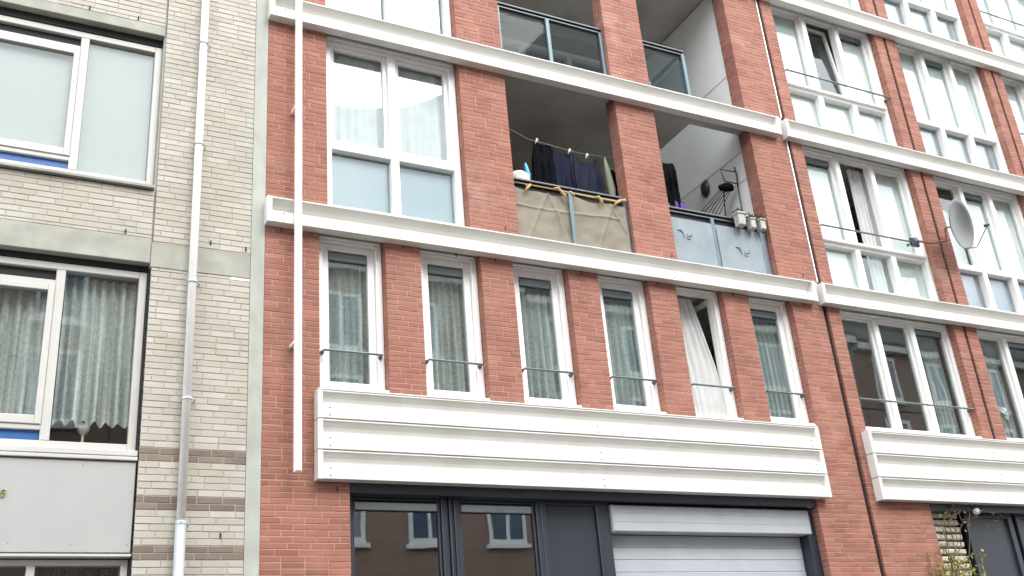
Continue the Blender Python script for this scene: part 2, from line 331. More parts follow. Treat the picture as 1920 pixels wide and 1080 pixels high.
class Bricks:
    """lays courses on faces; each brick = (centre, size, face turn, colour)"""
    def __init__(self, module, palette, seed, course, joint): self.mod = module; self.course = course; self.joint = joint; self.pal = palette; self.L = []; self.Z = []; self.zone = None; self.r = random.Random(seed)
    def face(self, u0, u1, z0, z1, kind='front', plane=0.0, colour_of=None, t=0.05):
        """kind front: u = x, faces -y, surface at y = plane.  left / right: u = y, surface at x = plane facing -x / +x"""
        r = self.r; J = self.joint
        k = math.floor(z0 / self.course)
        while k * self.course < z1 - 0.012:
            a = max(z0, k * self.course + J / 2); b = min(z1, (k + 1) * self.course - J / 2)
            if b - a > 0.012:
                u = math.floor(u0 / self.mod) * self.mod - self.mod + (0.5 * self.mod if k % 2 else 0) + (0.25 * self.mod if (k // 2) % 3 == 1 else 0)
                cuts = [u0]
                while u < u1:
                    u += self.mod if r.random() > 0.06 else self.mod * 0.5
                    if u - cuts[-1] > 0.06 and u1 - u > 0.06: cuts.append(u)
                cuts.append(u1)
                for q in range(len(cuts) - 1):
                    ua = cuts[q] + (J / 2 if q else 0); ub = cuts[q + 1] - (J / 2 if q < len(cuts) - 2 else 0)
                    if True:
                        out_ = r.uniform(-0.0015, 0.0015); dz = r.uniform(-0.0012, 0.0012)
                        c = colour_of(ua, ub, k) if colour_of else r.choice(self.pal)
                        g = r.uniform(0.94, 1.06) if self.mod < 0.24 else r.uniform(0.95, 1.05); c = tuple(min(1, x * g) for x in c)
                        if kind == 'front':
                            self.L.append(((ua + ub) / 2, plane + out_ + t / 2, (a + b) / 2 + dz, ub - ua, t, b - a, 0.0, c)); self.Z.append(self.zone)
                        else:
                            s = 1 if kind == 'left' else -1
                            self.L.append((plane + s * (out_ + t / 2), (ua + ub) / 2, (a + b) / 2 + dz, ub - ua, t, b - a, -s * math.pi / 2, c)); self.Z.append(self.zone)
            k += 1
    def build(self, wall, mat, stuff_label, keep=300):
        sc_ = []
        for i, (x, y, z, l, t, h, rot, c) in enumerate(self.L):
            p = CAM_INV @ Vector((x, y, z)); px = -p.x / p.z * 1945.6 if p.z < 0 else 1e9; py = -p.y / p.z * 1945.6 if p.z < 0 else 1e9
            if abs(px) > 930 or abs(py) > 520 or rot != 0: continue
            sc_.append((l * h / (p.z * p.z) * (-CAM.y / p.length), i))
        pick = set(i for _, i in sorted(sc_, reverse=True)[:keep])
        # single bricks share meshes by colour
        cols = {}
        n = len(UV)
        for i in sorted(pick):
            x, y, z, l, t, h, rot, c = self.L[i]
            key = tuple(round(q * 22) / 22 for q in c)
            if key not in cols:
                me = bpy.data.meshes.new('brick'); me.from_pydata([tuple(v) for v in UV], [], UF); me.materials.append(M[mat])
                at = me.color_attributes.new('Col', 'FLOAT_COLOR', 'POINT'); at.data.foreach_set('color', np.tile(np.array([*c, 1], dtype=np.float32), n))
                cols[key] = me
            o = bpy.data.objects.new('brick', cols[key]); o.location = (x, y, z); o.scale = (l, t, h); COL.objects.link(o); o.parent = self.Z[i] or wall
        rest = [q for i, q in enumerate(self.L) if i not in pick]
        V = np.zeros((len(rest), n, 3)); C = np.ones((len(rest), n, 4), dtype=np.float32)
        for i, (x, y, z, l, t, h, rot, c) in enumerate(rest):
            p = UV * np.array([l, t, h]); cs, sn = math.cos(rot), math.sin(rot)
            V[i, :, 0] = p[:, 0] * cs - p[:, 1] * sn + x; V[i, :, 1] = p[:, 0] * sn + p[:, 1] * cs + y; V[i, :, 2] = p[:, 2] + z
            C[i, :, :3] = c
        m = MB(); m.v = V.reshape(-1, 3).tolist(); m.c = C.reshape(-1, 4)
        m.f = [tuple(q + i * n for q in f) for i in range(len(rest)) for f in UF]
        o = m.build('brickwork', mat, wall); o['kind'] = 'stuff'; o['label'] = stuff_label
        return o

RED = [(0.288, 0.123, 0.089), (0.303, 0.131, 0.095), (0.27, 0.113, 0.083), (0.312, 0.139, 0.102), (0.288, 0.126, 0.095), (0.258, 0.112, 0.087), (0.32, 0.146, 0.108)]
CREAM = [(0.405, 0.385, 0.338), (0.42, 0.398, 0.35), (0.39, 0.37, 0.326), (0.43, 0.407, 0.36), (0.40, 0.376, 0.32)]
BROWN = [(0.175, 0.138, 0.112), (0.20, 0.158, 0.128), (0.16, 0.125, 0.102)]

# ------------------------------------------------------------------ shared builders
def cladding(parent, x0, x1, z0, z1, name='cladding_board', proud=0.125, bolts=(), end_l=True, end_r=True, tuck=1.0):
    """pressed white board: lip on top, face tucked back under it and swelling out again below"""
    h = z1 - z0; f = -proud
    prof = [(0.0, z1), (f, z1), (f, z1 - 0.045 * h), (f + 0.022 * tuck, z1 - 0.09 * h), (f + 0.075 * tuck, z1 - 0.24 * h), (f + 0.100 * tuck, z1 - 0.36 * h), (f + 0.104 * tuck, z1 - 0.43 * h), (f + 0.094 * tuck, z1 - 0.47 * h), (f + 0.03 * tuck, z1 - 0.53 * h), (f, z1 - 0.58 * h), (f, z0 + 0.004), (f + 0.004, z0), (0.0, z0)]
    b = MB().prism_x(prof[::-1], x0, x1)
    full = [(0.0, z1 + 0.002), (f - 0.003, z1 + 0.002), (f - 0.003, z0 - 0.001), (0.0, z0 - 0.001)]
    if end_l: b.prism_x(full[::-1], x0 - 0.05, x0 + 0.003)
    if end_r: b.prism_x(full[::-1], x1 - 0.003, x1 + 0.05)
    o = b.build(name, 'panel', parent)
    for bx in bolts:
        for q in ((0.74,) if h < 0.2 else (0.62, 0.88)):
            zz = z1 - q * h; g = MB()
            g.lathe([(0.0, 0.006), (0.007, 0.005), (0.011, 0.0)], (bx, f, zz), Matrix.Rotation(R_(90), 3, 'X'), 8)
            g.build('bolt', 'bolt', o)
    return o

def window(parent, x0, x1, z0, z1, y, fw=(0.09, 0.09, 0.09, 0.09), cols=None, rows=None, mull=0.10, lights=None, mat='frame', depth=0.13, sash=0.05, sill=0.0, bead=True, name='window', rec=0.05):
    """cols / rows: positions of mullion centre lines. lights: {(c, r): dict(kind=..)}; kinds: sash, fixed, none; back: material behind the pane"""
    l, r, t, b = fw
    X = [x0] + [c for c in (cols or [])] + [x1]; Z = [z0] + [q for q in (rows or [])] + [z1]
    f = MB(); yb = y + depth
    f.bbox(x0, x0 + l, y, yb, z0, z1, 0.006); f.bbox(x1 - r, x1, y, yb, z0, z1, 0.006)
    f.bbox(x0 + l, x1 - r, y + 0.002, yb, z0, z0 + b, 0.006); f.bbox(x0 + l, x1 - r, y + 0.002, yb, z1 - t, z1, 0.006)
    if bead: f.bbox(x0 + 0.03, x1 - 0.03, y - 0.022, y + 0.001, z1 - t * 0.62, z1 - t * 0.25, 0.008)
    if sill: f.bbox(x0 - 0.01, x1 + 0.01, y - sill, y + 0.001, z0 - 0.012, z0 + 0.028, 0.006)
    rws = rows or []
    for q in rws: f.bbox(x0 + l, x1 - r, y + 0.003, yb, q - mull / 2, q + mull / 2, 0.006)
    zs = [z0 + b] + [v for q in rws for v in (q - mull / 2, q + mull / 2)] + [z1 - t]
    for c in (cols or []):
        for k in range(0, len(zs), 2): f.bbox(c - mull / 2, c + mull / 2, y + 0.002, yb, zs[k], zs[k + 1], 0.006)
    xs = [x0 + l] + [v for c in (cols or []) for v in (c - mull / 2, c + mull / 2)] + [x1 - r]
    o = f.build(name, mat, parent)
    for ci in range(len(xs) // 2):
        for ri in range(len(zs) // 2):
            L = (lights or {}).get((ci, ri), {'kind': 'fixed'})
            a0, a1, c0, c1 = xs[2 * ci], xs[2 * ci + 1], zs[2 * ri], zs[2 * ri + 1]
            sw = L.get('sash', sash) if L['kind'] in ('sash', 'open') else 0
            ys = y + rec
            if sw:
                s = MB(); sy0, sy1 = ys, ys + 0.055
                s.bbox(a0 + .002, a0 + sw, sy0, sy1, c0 + .002, c1 - .002, 0.005); s.bbox(a1 - sw, a1 - .002, sy0, sy1, c0 + .002, c1 - .002, 0.005)
                s.bbox(a0 + sw, a1 - sw, sy0 + .001, sy1, c0 + .002, c0 + sw, 0.005); s.bbox(a0 + sw, a1 - sw, sy0 + .001, sy1, c1 - sw, c1 - .002, 0.005)
                so = s.build('sash', mat, o)
            yp = ys + 0.03
            if L.get('tilt'):
                # sash swung inwards about its bottom edge
                ang = L['tilt']; so.location = (0, 0, 0)
                Mx = Matrix.Translation((0, yp, c0)) @ Matrix.Rotation(-ang, 4, 'X') @ Matrix.Translation((0, -yp, -c0))
                so.data.transform(Mx)
            pz0, pz1, pa, pb = c0 + sw, c1 - sw, a0 + sw, a1 - sw
            vent = L.get('vent', 0)
            if vent:
                MB().bbox(pa + .006, pb - .006, yp - 0.028, yp + 0.02, pz1 - vent, pz1 - 0.02, 0.008).build('vent_strip', L.get('vent_mat', 'vent'), o)
                MB().box(pa + .002, pb - .002, yp + 0.022, yp + 0.028, pz1 - vent - 0.02, pz1).build('vent_backing', 'black', o)
                pz1 -= vent + 0.02
            if L.get('glass', True):
                p = MB().box(pa - .004, pb + .004, yp, yp + 0.004, pz0 - .004, pz1 + .004)
                if L.get('tilt'): p.v = [tuple(Mx @ Vector(q)) for q in p.v]
                p.build('pane', L.get('glass_mat', 'glass'), o)
            if L.get('back'):
                MB().box(pa - .01, pb + .01, yp + 0.03, yp + 0.045, pz0 - .01, pz1 + .01).build(L.get('back_name', 'backing_panel'), L['back'], o)
    return o

def guard_rail(parent_window, xa, xb, z, y, to_y):
    b = MB().tube([(xa, y, z), (xb, y, z)], 0.014, 8)
    for x in (xa, xb): b.tube([(x, y, z), (x, to_y, z)], 0.011, 6)
    for x in (xa, xb): b.lathe([(0.0, 0.02), (0.024, 0.02), (0.026, 0.0)], (x, to_y + 0.001, z), Matrix.Rotation(R_(90), 3, 'X'), 10)
    return b.build('guard_rail', 'rail', parent_window)

def curtain(x0, x1, z0, z1, y, label, mat='net', pleats=9, amp=0.018, scallop=0.0, seed=0, shift=0.0, name='curtain', group=None, cat='curtain'):
    nx = max(24, pleats * 8)
    ph = seed * 1.7
    def fn(u, v):
        x = x0 + (x1 - x0) * u + shift * (1 - v) ** 1.5
        a = amp * (0.6 + 0.5 * (1 - v)); wob = 0.25 * math.sin(3.1 * u + ph + 2 * v)
        yy = y + a * math.sin(2 * math.pi * pleats * (u + 0.012 * math.sin(7 * u + ph)) + wob) + 0.006 * noise.noise(Vector((x * 6, seed, v * 3)))
        zz = z0 + (z1 - z0) * v
        if scallop: zz += (1 - v) ** 6 * scallop * abs(math.sin(math.pi * pleats * 0.9 * u + ph))
        return (x, yy, zz)
    o = MB().grid(fn, nx, 24).build(name, mat, smooth=True)
    return tag(o, label, cat, group)

BAND = [(7.045, 7.375), (9.86, 10.19), (12.67, 13.00), (15.48, 15.81)]   # white floor bands
FRONT = [(7.006, 7.312), (9.777, 10.09), (12.52, 12.84), (15.3, 15.62)]    # their faces, proud of the wall
FD = 0.12                                                               # window recess

# ================================================================== MIDDLE RED BRICK BUILDING
mid = thing('brick_building', (6.5, 2, 0), 'red brick apartment building with laundry balconies and six narrow windows over a grey garage shutter', 'building', 'red brick buildings')
mb = Bricks(0.238, RED, 3, 0.0618, 0.011)
def red_zone(B, T, x0, x1, z0, z1, depth=0.22, jl=False, jr=False, jd=None):
    """pier of brick: mortar core, bricks on its face, and on its left / right cheeks when they show"""
    e = 0.004
    B.zone = MB().box(x0 + (e if jl else 0), x1 - (e if jr else 0), e, depth - (0.001 if (jl or jr) else 0), z0, z1).build('brick_pier', 'mortar', T)
    B.face(x0, x1, z0, z1)
    d = jd or depth
    if jl: B.face(0.056, d, z0, z1, 'left', x0, t=0.02)
    if jr: B.face(0.056, d, z0, z1, 'right', x1, t=0.02)

NW0, NWP, NWW = 3.135, 1.2125, 0.78         # narrow windows: first edge, spacing, width
Z_SILL, PAN = 5.17, [5.126, 4.816, 4.49, 4.183]
# ground floor and left edge
red_zone(mb, mid, 2.53, 3.44, 0.12, 4.19, jr=True)
red_zone(mb, mid, 2.53, 3.10, 4.19, Z_SILL)
red_zone(mb, mid, 2.53, NW0, Z_SILL, BAND[0][0], jr=True)
for i in range(5):
    red_zone(mb, mid, NW0 + NWW + NWP * i, NW0 + NWP * (i + 1), Z_SILL - 0.03, BAND[0][0], jl=True, jr=True)
red_zone(mb, mid, NW0 + 5 * NWP + NWW, 10.55, Z_SILL, BAND[0][0], jl=True, jr=True)
red_zone(mb, mid, 9.80, 10.55, 4.19, Z_SILL, jr=True)
red_zone(mb, mid, 9.70, 10.55, 0.12, 4.19, jl=True, jr=True, depth=0.34)
for k in range(3):
    za, zb = BAND[k][1], BAND[k + 1][0]
    red_zone(mb, mid, 2.53, 3.24, za, zb, jr=True)
    red_zone(mb, mid, 5.02, 5.69, za, zb, jl=True, jr=True)
    red_zone(mb, mid, 7.43, 8.09, za, zb, jl=True, jr=True)
    red_zone(mb, mid, 9.84, 10.55, za, zb, jl=True, jr=True, depth=0.25)
mb.build(mid, 'brick', 'red brickwork with pale joints', 300)
# backing beams behind the bands and the boards
for k, (a, b) in enumerate(BAND):
    MB().box(2.532, 10.548, 0.002, 0.24, a + 0.004, b - 0.004).build('edge_beam', 'soffit', mid)
MB().box(3.10, 9.80, 0.002, 0.24, 4.215, Z_SILL - 0.035).build('edge_beam', 'soffit', mid)
# floor slabs, party walls and rooms behind
for k, (a, b) in enumerate(BAND):
    xe = 9.96 if k != 1 else 5.1
    MB().box(2.54, xe, 0.243, 5.0, a + 0.02, b - 0.02).build('floor_slab', 'soffit', mid)
MB().box(5.103, 8.93, 0.243, 2.4, BAND[1][0] + 0.02, BAND[1][1] - 0.02).build('floor_slab', 'soffit', mid)
MB().box(2.54, 9.96, 0.243, 5.0, 4.45, 4.75).build('floor_slab', 'soffit', mid)
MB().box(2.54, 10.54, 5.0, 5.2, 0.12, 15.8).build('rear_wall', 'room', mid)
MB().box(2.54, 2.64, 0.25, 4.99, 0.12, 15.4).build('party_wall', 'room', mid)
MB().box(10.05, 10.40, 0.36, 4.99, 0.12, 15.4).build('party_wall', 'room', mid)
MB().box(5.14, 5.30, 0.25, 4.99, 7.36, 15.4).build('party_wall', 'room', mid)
MB().box(2.45, 10.6, -0.1, 5.3, 15.81, 15.95).build('roof', 'tile', mid)
# bands
for k, (a, b) in enumerate(BAND):
    cladding(mid, 2.57, 10.32, FRONT[k][0], FRONT[k][1], 'floor_band', 0.125, bolts=(2.7, 5.35, 7.9, 10.2))
# three boards over the garage
for k in range(3):
    cladding(mid, 3.12, 9.81, PAN[k + 1] + 0.014, PAN[k], 'cladding_board', 0.125, tuck=0.62, bolts=(3.2, 6.43, 9.7))
MB().bbox(3.075, 9.855, -0.13, 0.13, PAN[0] + 0.004, PAN[0] + 0.022, 0.004).build('sill_strip', 'panel', mid)
MB().box(3.44, 9.7, 0.02, 0.14, 4.10, 4.212).build('lintel', 'navy', mid)
MB().box(10.551, 10.639, 0.045, 0.30, 0.12, 15.4).build('joint_filler', 'black', mid)  # black strip standing in for the shade inside the open gap
for a, b in ((7.38, 9.855), (10.195, 12.665)):
    MB().box(10.5505, 10.572, -0.004, 0.04, a, b).build('joint_flashing', 'flash', mid)

# narrow windows
NARROW = ['first', 'second', 'third', 'fourth', 'fifth', 'sixth']
for i in range(6):
    xa = NW0 + NWP * i; xb = xa + NWW
    if i == 4: lt = {(0, 0): {'kind': 'none', 'glass': False}}
    else: lt = {(0, 0): {'kind': 'sash', 'sash': 0.085, 'vent': 0.115, 'glass_mat': 'glass_teal'}}
    wv = window(mid, xa + 0.004, xb - 0.004, 5.20, 7.06, FD, fw=(0.07, 0.07, 0.075, 0.05), lights=lt, sash=0.085, sill=0.10)
    guard_rail(wv, xa + 0.06, xb - 0.06, 5.635, FD - 0.09, FD)
    if i == 4:   # sash swung into the room
        s = MB(); hx, sw_, hz0, hz1 = xb - 0.08, 0.62, 5.26, 6.98
        def pt(u, t, z): 
            a = R_(86); return (hx - u * math.cos(a) + t * math.sin(a), FD + 0.07 + u * math.sin(a) + t * math.cos(a), z)
        def bar(u0, u1, z0, z1, t0=0, t1=0.05):
            vs_ = [pt(u, t, z) for z in (z0, z1) for (u, t) in ((u0, t0), (u1, t0), (u1, t1), (u0, t1))]
            s.add(vs_, [(0, 1, 5, 4), (1, 2, 6, 5), (2, 3, 7, 6), (3, 0, 4, 7), (4, 5, 6, 7), (3, 2, 1, 0)])
        bar(0, .08, hz0, hz1); bar(sw_ - .08, sw_, hz0, hz1); bar(.08, sw_ - .08, hz0, hz0 + .08); bar(.08, sw_ - .08, hz1 - .08, hz1)
        s.build('open_sash', 'frame', wv)
        s = MB(); bar(.075, sw_ - .075, hz0 + .075, hz1 - .075, 0.022, 0.026); s.build('pane', 'glass', wv)
        def fn(u, v, xa=xa, xb=xb):
            top = 1 - v
            wdt = 0.43 + 0.21 * min(1.0, top * 1.7) ** 0.8
            x = xa + 0.06 + wdt * u + 0.02 * math.sin(9 * u + 3 * v)
            yy = FD + 0.16 - 0.05 * top + 0.02 * math.sin(2 * math.pi * 6 * u + 2 * v) * (0.5 + v * 0.5) + 0.03 * (1 - top)
            return (x, yy, 5.255 + 1.72 * v)
        tag(MB().grid(fn, 60, 30).build('curtain', 'sheer', smooth=True), 'white curtain billowing in the open fifth narrow window', 'curtain', 'curtains of the narrow windows')
    else:
        curtain(xa + 0.09, xb - 0.09, 5.24, 6.93, FD + 0.16, 'lace net curtain behind the %s narrow window from the white downpipe' % NARROW[i],
                'lace' if i != 5 else 'net', pleats=6 + i % 2, amp=0.03, seed=i + 1, group='curtains of the narrow windows')

# big window left of the balconies, three storeys
for k in range(3):
    z0, z1 = BAND[k][1] + 0.05, BAND[k + 1][0] + 0.02
    back = {0: 'spandrel', 1: 'spandrel_blue', 2: 'spandrel'}[k]  # backing colour carries the sky reflection of the lower panes
    lt = {(0, 0): {'kind': 'fixed', 'back': back}, (1, 0): {'kind': 'fixed', 'back': back},
          (0, 1): {'kind': 'sash'}, (1, 1): {'kind': 'sash'}}
    window(mid, 3.245, 5.015, z0 - 0.03, z1, FD, fw=(0.09, 0.09, 0.13, 0.075), cols=[4.135], rows=[z0 + 0.85], mull=0.105, lights=lt, sash=0.055, sill=0.02)
    if k < 2:
        curtain(3.30, 4.10, z0 + 0.86, z1 - 0.13, FD + 0.16, ('white sheer curtain in left half of the wide window beside the balconies' if k == 0 else 'white sheer curtain in left half of the wide window cut off by the top edge'), 'sheer', pleats=7, amp=0.014, seed=20 + k)
        curtain(4.17, 4.97, z0 + 0.86, z1 - 0.13, FD + 0.16, ('white sheer curtain in right half of the wide window beside the balconies' if k == 0 else 'white sheer curtain in right half of the wide window cut off by the top edge'), 'sheer', pleats=6, amp=0.012, seed=24 + k)

# balcony back walls (recess), white side wall, inner windows
BY = 2.25
MB().box(9.90, 10.04, 0.26, BY, 7.38, 12.66).build('side_wall', 'plaster', mid)
for zz in (9.15, 9.62, 11.0):
    MB().box(9.894, 9.902, 0.27, BY, zz, zz + 0.012).build('wall_joint', 'frame_old', mid)
for k in range(3):
    za, zb = BAND[k][1] - 0.02, BAND[k + 1][0] + 0.02
    b = MB().box(5.31, 5.7, BY, BY + 0.15, za, zb).box(9.3, 9.9, BY, BY + 0.15, za, zb).box(5.7, 9.3, BY, BY + 0.15, zb - 0.25, zb).box(5.7, 9.3, BY, BY + 0.15, za, za + 0.25)
    b.build('balcony_wall', 'balcony', mid)
    window(mid, 5.7, 9.3, za + 0.25, zb - 0.25, BY + 0.03, cols=[6.5, 7.4, 8.3], rows=[za + 0.95], lights={}, mull=0.09, fw=(0.08,) * 4, bead=False)

def railing(k, xa, xb, posts, fill, ret=False):
    z = BAND[k][1]; y = 0.10
    top = z + 0.888
    b = MB().bbox(xa, xb, y - 0.03, y + 0.03, top - 0.028, top, 0.006)
    o = b.build('railing', 'rail', mid)
    MB().bbox(xa, xb, y - 0.02, y + 0.02, top - 0.082, top - 0.060, 0.004).build('lower_rail', 'rail', o)
    MB().box(xa, xb, y + 0.013, y + 0.018, top - 0.165, top - 0.028).build('dark_infill', 'black', o)
    for p in posts: MB().bbox(p - 0.028, p + 0.028, y - 0.035, y + 0.0, z - 0.01, top - 0.083, 0.004).build('post', 'post', o)
    xs = [xa] + [p for p in posts if xa + 0.1 < p < xb - 0.1] + [xb]
    for a, c in zip(xs[:-1], xs[1:]):
        MB().box(a + 0.01, c - 0.01, y + 0.004, y + 0.012, z + 0.02, top - 0.16).build('infill_panel', fill, o)
    if ret:
        MB().bbox(xb - 0.03, xb + 0.03, y + 0.031, BY - 0.02, top - 0.028, top, 0.003).build('return_rail', 'rail', o)
        MB().box(xb - 0.004, xb + 0.004, y + 0.04, BY - 0.02, z + 0.02, top - 0.12).build('return_panel', fill, o)
    return o
railing(0, 5.69, 7.43, (6.51, 7.40), 'mesh_glass')
railing(0, 8.09, 9.84, (8.87, 9.72), 'sheet')
railing(1, 5.69, 7.43, (5.72, 6.51, 7.40), 'mesh_glass')
railing(1, 8.09, 8.90, (8.12, 8.87), 'mesh_glass', ret=True)
railing(2, 5.69, 7.43, (6.51, 7.40), 'mesh_glass')
railing(2, 8.09, 9.84, (8.87, 9.72), 'mesh_glass')

# thin white downpipe
dp = MB().bbox(2.815, 2.885, -0.205, -0.135, 4.24, 15.9, 0.012).build('downpipe', 'pipe', mid)
for zz in (5.6, 8.5, 11.2, 13.8): MB().box(2.807, 2.893, -0.15, -0.0, zz, zz + 0.03).build('bracket', 'pipe', dp)

# ground floor: dark frames, glass, shutter
GD = 0.15
gx = lambda x: fx(x, GD)
MB().box(3.44, 9.7, GD + 0.10, GD + 0.13, 4.05, 4.19).build('head_board', 'navy', mid)
gw = dict(mat='navy', depth=0.10, rec=0.03, bead=False, sash=0.04)
for (a, b, la) in ((3.452, 4.57, 0), (4.66, 5.72, 1)):
    window(mid, a, b, 0.9, 4.15, GD, fw=(0.06, 0.06, 0.05, 0.06), lights={(0, 0): {'kind': 'sash', 'sash': 0.03, 'vent': 0.10, 'vent_mat': 'vent_light', 'glass_mat': 'glass_dark'}}, **gw)
MB().bbox(4.572, 4.592, GD + 0.02, GD + 0.08, 0.9, 4.14, 0.003).bbox(4.60, 4.63, GD - 0.005, GD + 0.08, 0.9, 4.14, 0.006).bbox(4.638, 4.658, GD + 0.02, GD + 0.08, 0.9, 4.14, 0.003).build('mullion', 'navy', mid)
MB().bbox(3.452, 5.72, GD, GD + 0.1, 0.12, 0.895, 0.01).build('base_panel', 'navy', mid)
dr = MB().bbox(5.722, 5.79, GD - 0.003, GD + 0.08, 0.12, 4.15, 0.006).bbox(6.45, 6.62, GD - 0.003, GD + 0.10, 0.12, 4.15, 0.006).bbox(5.79, 6.45, GD, GD + 0.08, 4.07, 4.15, 0.006).build('door', 'navy', mid)
MB().bbox(5.79, 6.45, GD + 0.035, GD + 0.07, 0.12, 4.07, 0.004).build('door_leaf', 'navy', dr)
MB().tube([(6.38, GD, 1.1), (6.38, GD - 0.03, 1.1), (6.38, GD - 0.03, 1.35), (6.38, GD, 1.35)], 0.012).build('handle', 'rail', dr)
sh = MB().bbox(6.63, 9.62, 0.10, 0.26, 3.765, 4.075, 0.012).build('garage_shutter', 'shutter', mid)
zz = 3.76; n = 0
while zz > 0.15:
    h = 0.142
    MB().bbox(6.64, 9.55, 0.27 + rng.uniform(0, 0.003), 0.30, zz - h + 0.002, zz, 0.005).build('slat', 'shutter', sh); zz -= h; n += 1
for q in (3.88, 3.98): MB().box(6.632, 9.618, 0.0975, 0.101, q, q + 0.004).build('seam', 'vent_light', sh)
MB().box(9.56, 9.70, 0.12, 0.33, 0.12, 4.05).build('shutter_guide', 'navy', mid)
MB().box(6.6, 9.7, 0.34, 0.4, 0.12, 4.2).build('shutter_backing', 'black', mid)
MB().lathe([(0.0, -0.03), (0.028, -0.025), (0.03, 0.0), (0.02, 0.035), (0.0, 0.04)], (9.6, 0.05, 4.12), None, 10).build('sensor_lamp', 'pot', mid, True)
# open weep joints under the bands
for (x, z) in [(2.70, 6.96), (4.13, 6.97), (4.80, 6.95), (5.32, 6.97), (6.53, 6.96), (7.7, 6.97), (8.93, 6.96), (10.2, 6.97)] + [(5.3, 9.80), (7.7, 9.81), (10.2, 9.80), (5.5, 7.42), (8.0, 7.42), (10.3, 7.43), (3.3, 4.1)]:
    MB().box(x, x + 0.012, -0.006, 0.0, z, z + 0.05).build('weep_joint', 'black', mid)

# ================================================================== RIGHT RED BRICK BUILDING
rb = thing('brick_building', (16, 2, 0), 'red brick apartment building right of the dark joint with rows of three-light windows', 'building', 'red brick buildings')
rbk = Bricks(0.238, RED, 11, 0.0618, 0.011)
NB = 4
bays = []
for k in range(NB):
    if k == 0: bays.append((10.87, 13.22))
    else: bays.append((13.73 + 2.765 * (k - 1), 16.0 + 2.765 * (k - 1)))
XR = bays[-1][1] + 0.24
levels = [(Z_SILL, BAND[0][0])] + [(BAND[k][1], BAND[k + 1][0]) for k in range(3)]
for (za, zb) in levels:
    red_zone(rbk, rb, 10.64, 10.87, za, zb, jr=True, jl=True)
    for k in range(NB):
        x = bays[k][1]
        red_zone(rbk, rb, x, x + 0.21, za, zb, jl=True, jr=True)
        if k < NB - 1: red_zone(rbk, rb, x + 0.27, bays[k + 1][0], za, zb, jr=True, jl=True)
        MB().box(x + 0.211, x + 0.269, 0.03, 0.22, za, zb).build('joint_filler', 'black', rb)  # black strip put in as the shade between paired pilasters
red_zone(rbk, rb, 10.64, 10.80, 4.19, Z_SILL, jl=True)
red_zone(rbk, rb, 10.64, 11.74, 0.12, 4.19, jl=True, jr=True, depth=0.30)
rbk.build(rb, 'brick', 'red brickwork with pale joints', 300)
for k, (a, b) in enumerate(BAND):
    MB().box(10.642, XR, 0.002, 0.24, a + 0.004, b - 0.004).build('edge_beam', 'soffit', rb)
    MB().box(10.642, XR, 0.243, 5.0, a + 0.02, b - 0.02).build('floor_slab', 'soffit', rb)
    cladding(rb, 10.55, XR, FRONT[k][0], FRONT[k][1], 'floor_band', 0.125, bolts=(10.75, 13.2, 13.55, 16.1, 16.4), end_r=False)
MB().box(10.80, XR, 0.002, 0.24, 4.215, Z_SILL - 0.035).build('edge_beam', 'soffit', rb)
MB().box(10.642, XR, 0.243, 5.0, 4.45, 4.75).build('floor_slab', 'soffit', rb)
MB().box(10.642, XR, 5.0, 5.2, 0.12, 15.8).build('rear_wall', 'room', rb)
MB().box(10.6, XR, -0.1, 5.3, 15.81, 15.95).build('roof', 'tile', rb)
for k in range(NB): MB().box(bays[k][1] + 0.16, bays[k][1] + 0.3, 0.25, 4.99, 4.8, 15.4).build('party_wall', 'room', rb)
for k in range(3): cladding(rb, 10.805, XR, PAN[k + 1] + 0.014, PAN[k], 'cladding_board', 0.125, tuck=0.62, bolts=(13.2, 16.1), end_r=False)
MB().bbox(10.76, XR, -0.13, 0.13, PAN[0] + 0.004, PAN[0] + 0.022, 0.004).build('sill_strip', 'panel', rb)
MB().box(11.74, XR, 0.02, 0.14, 4.10, 4.212).build('lintel', 'navy', rb)

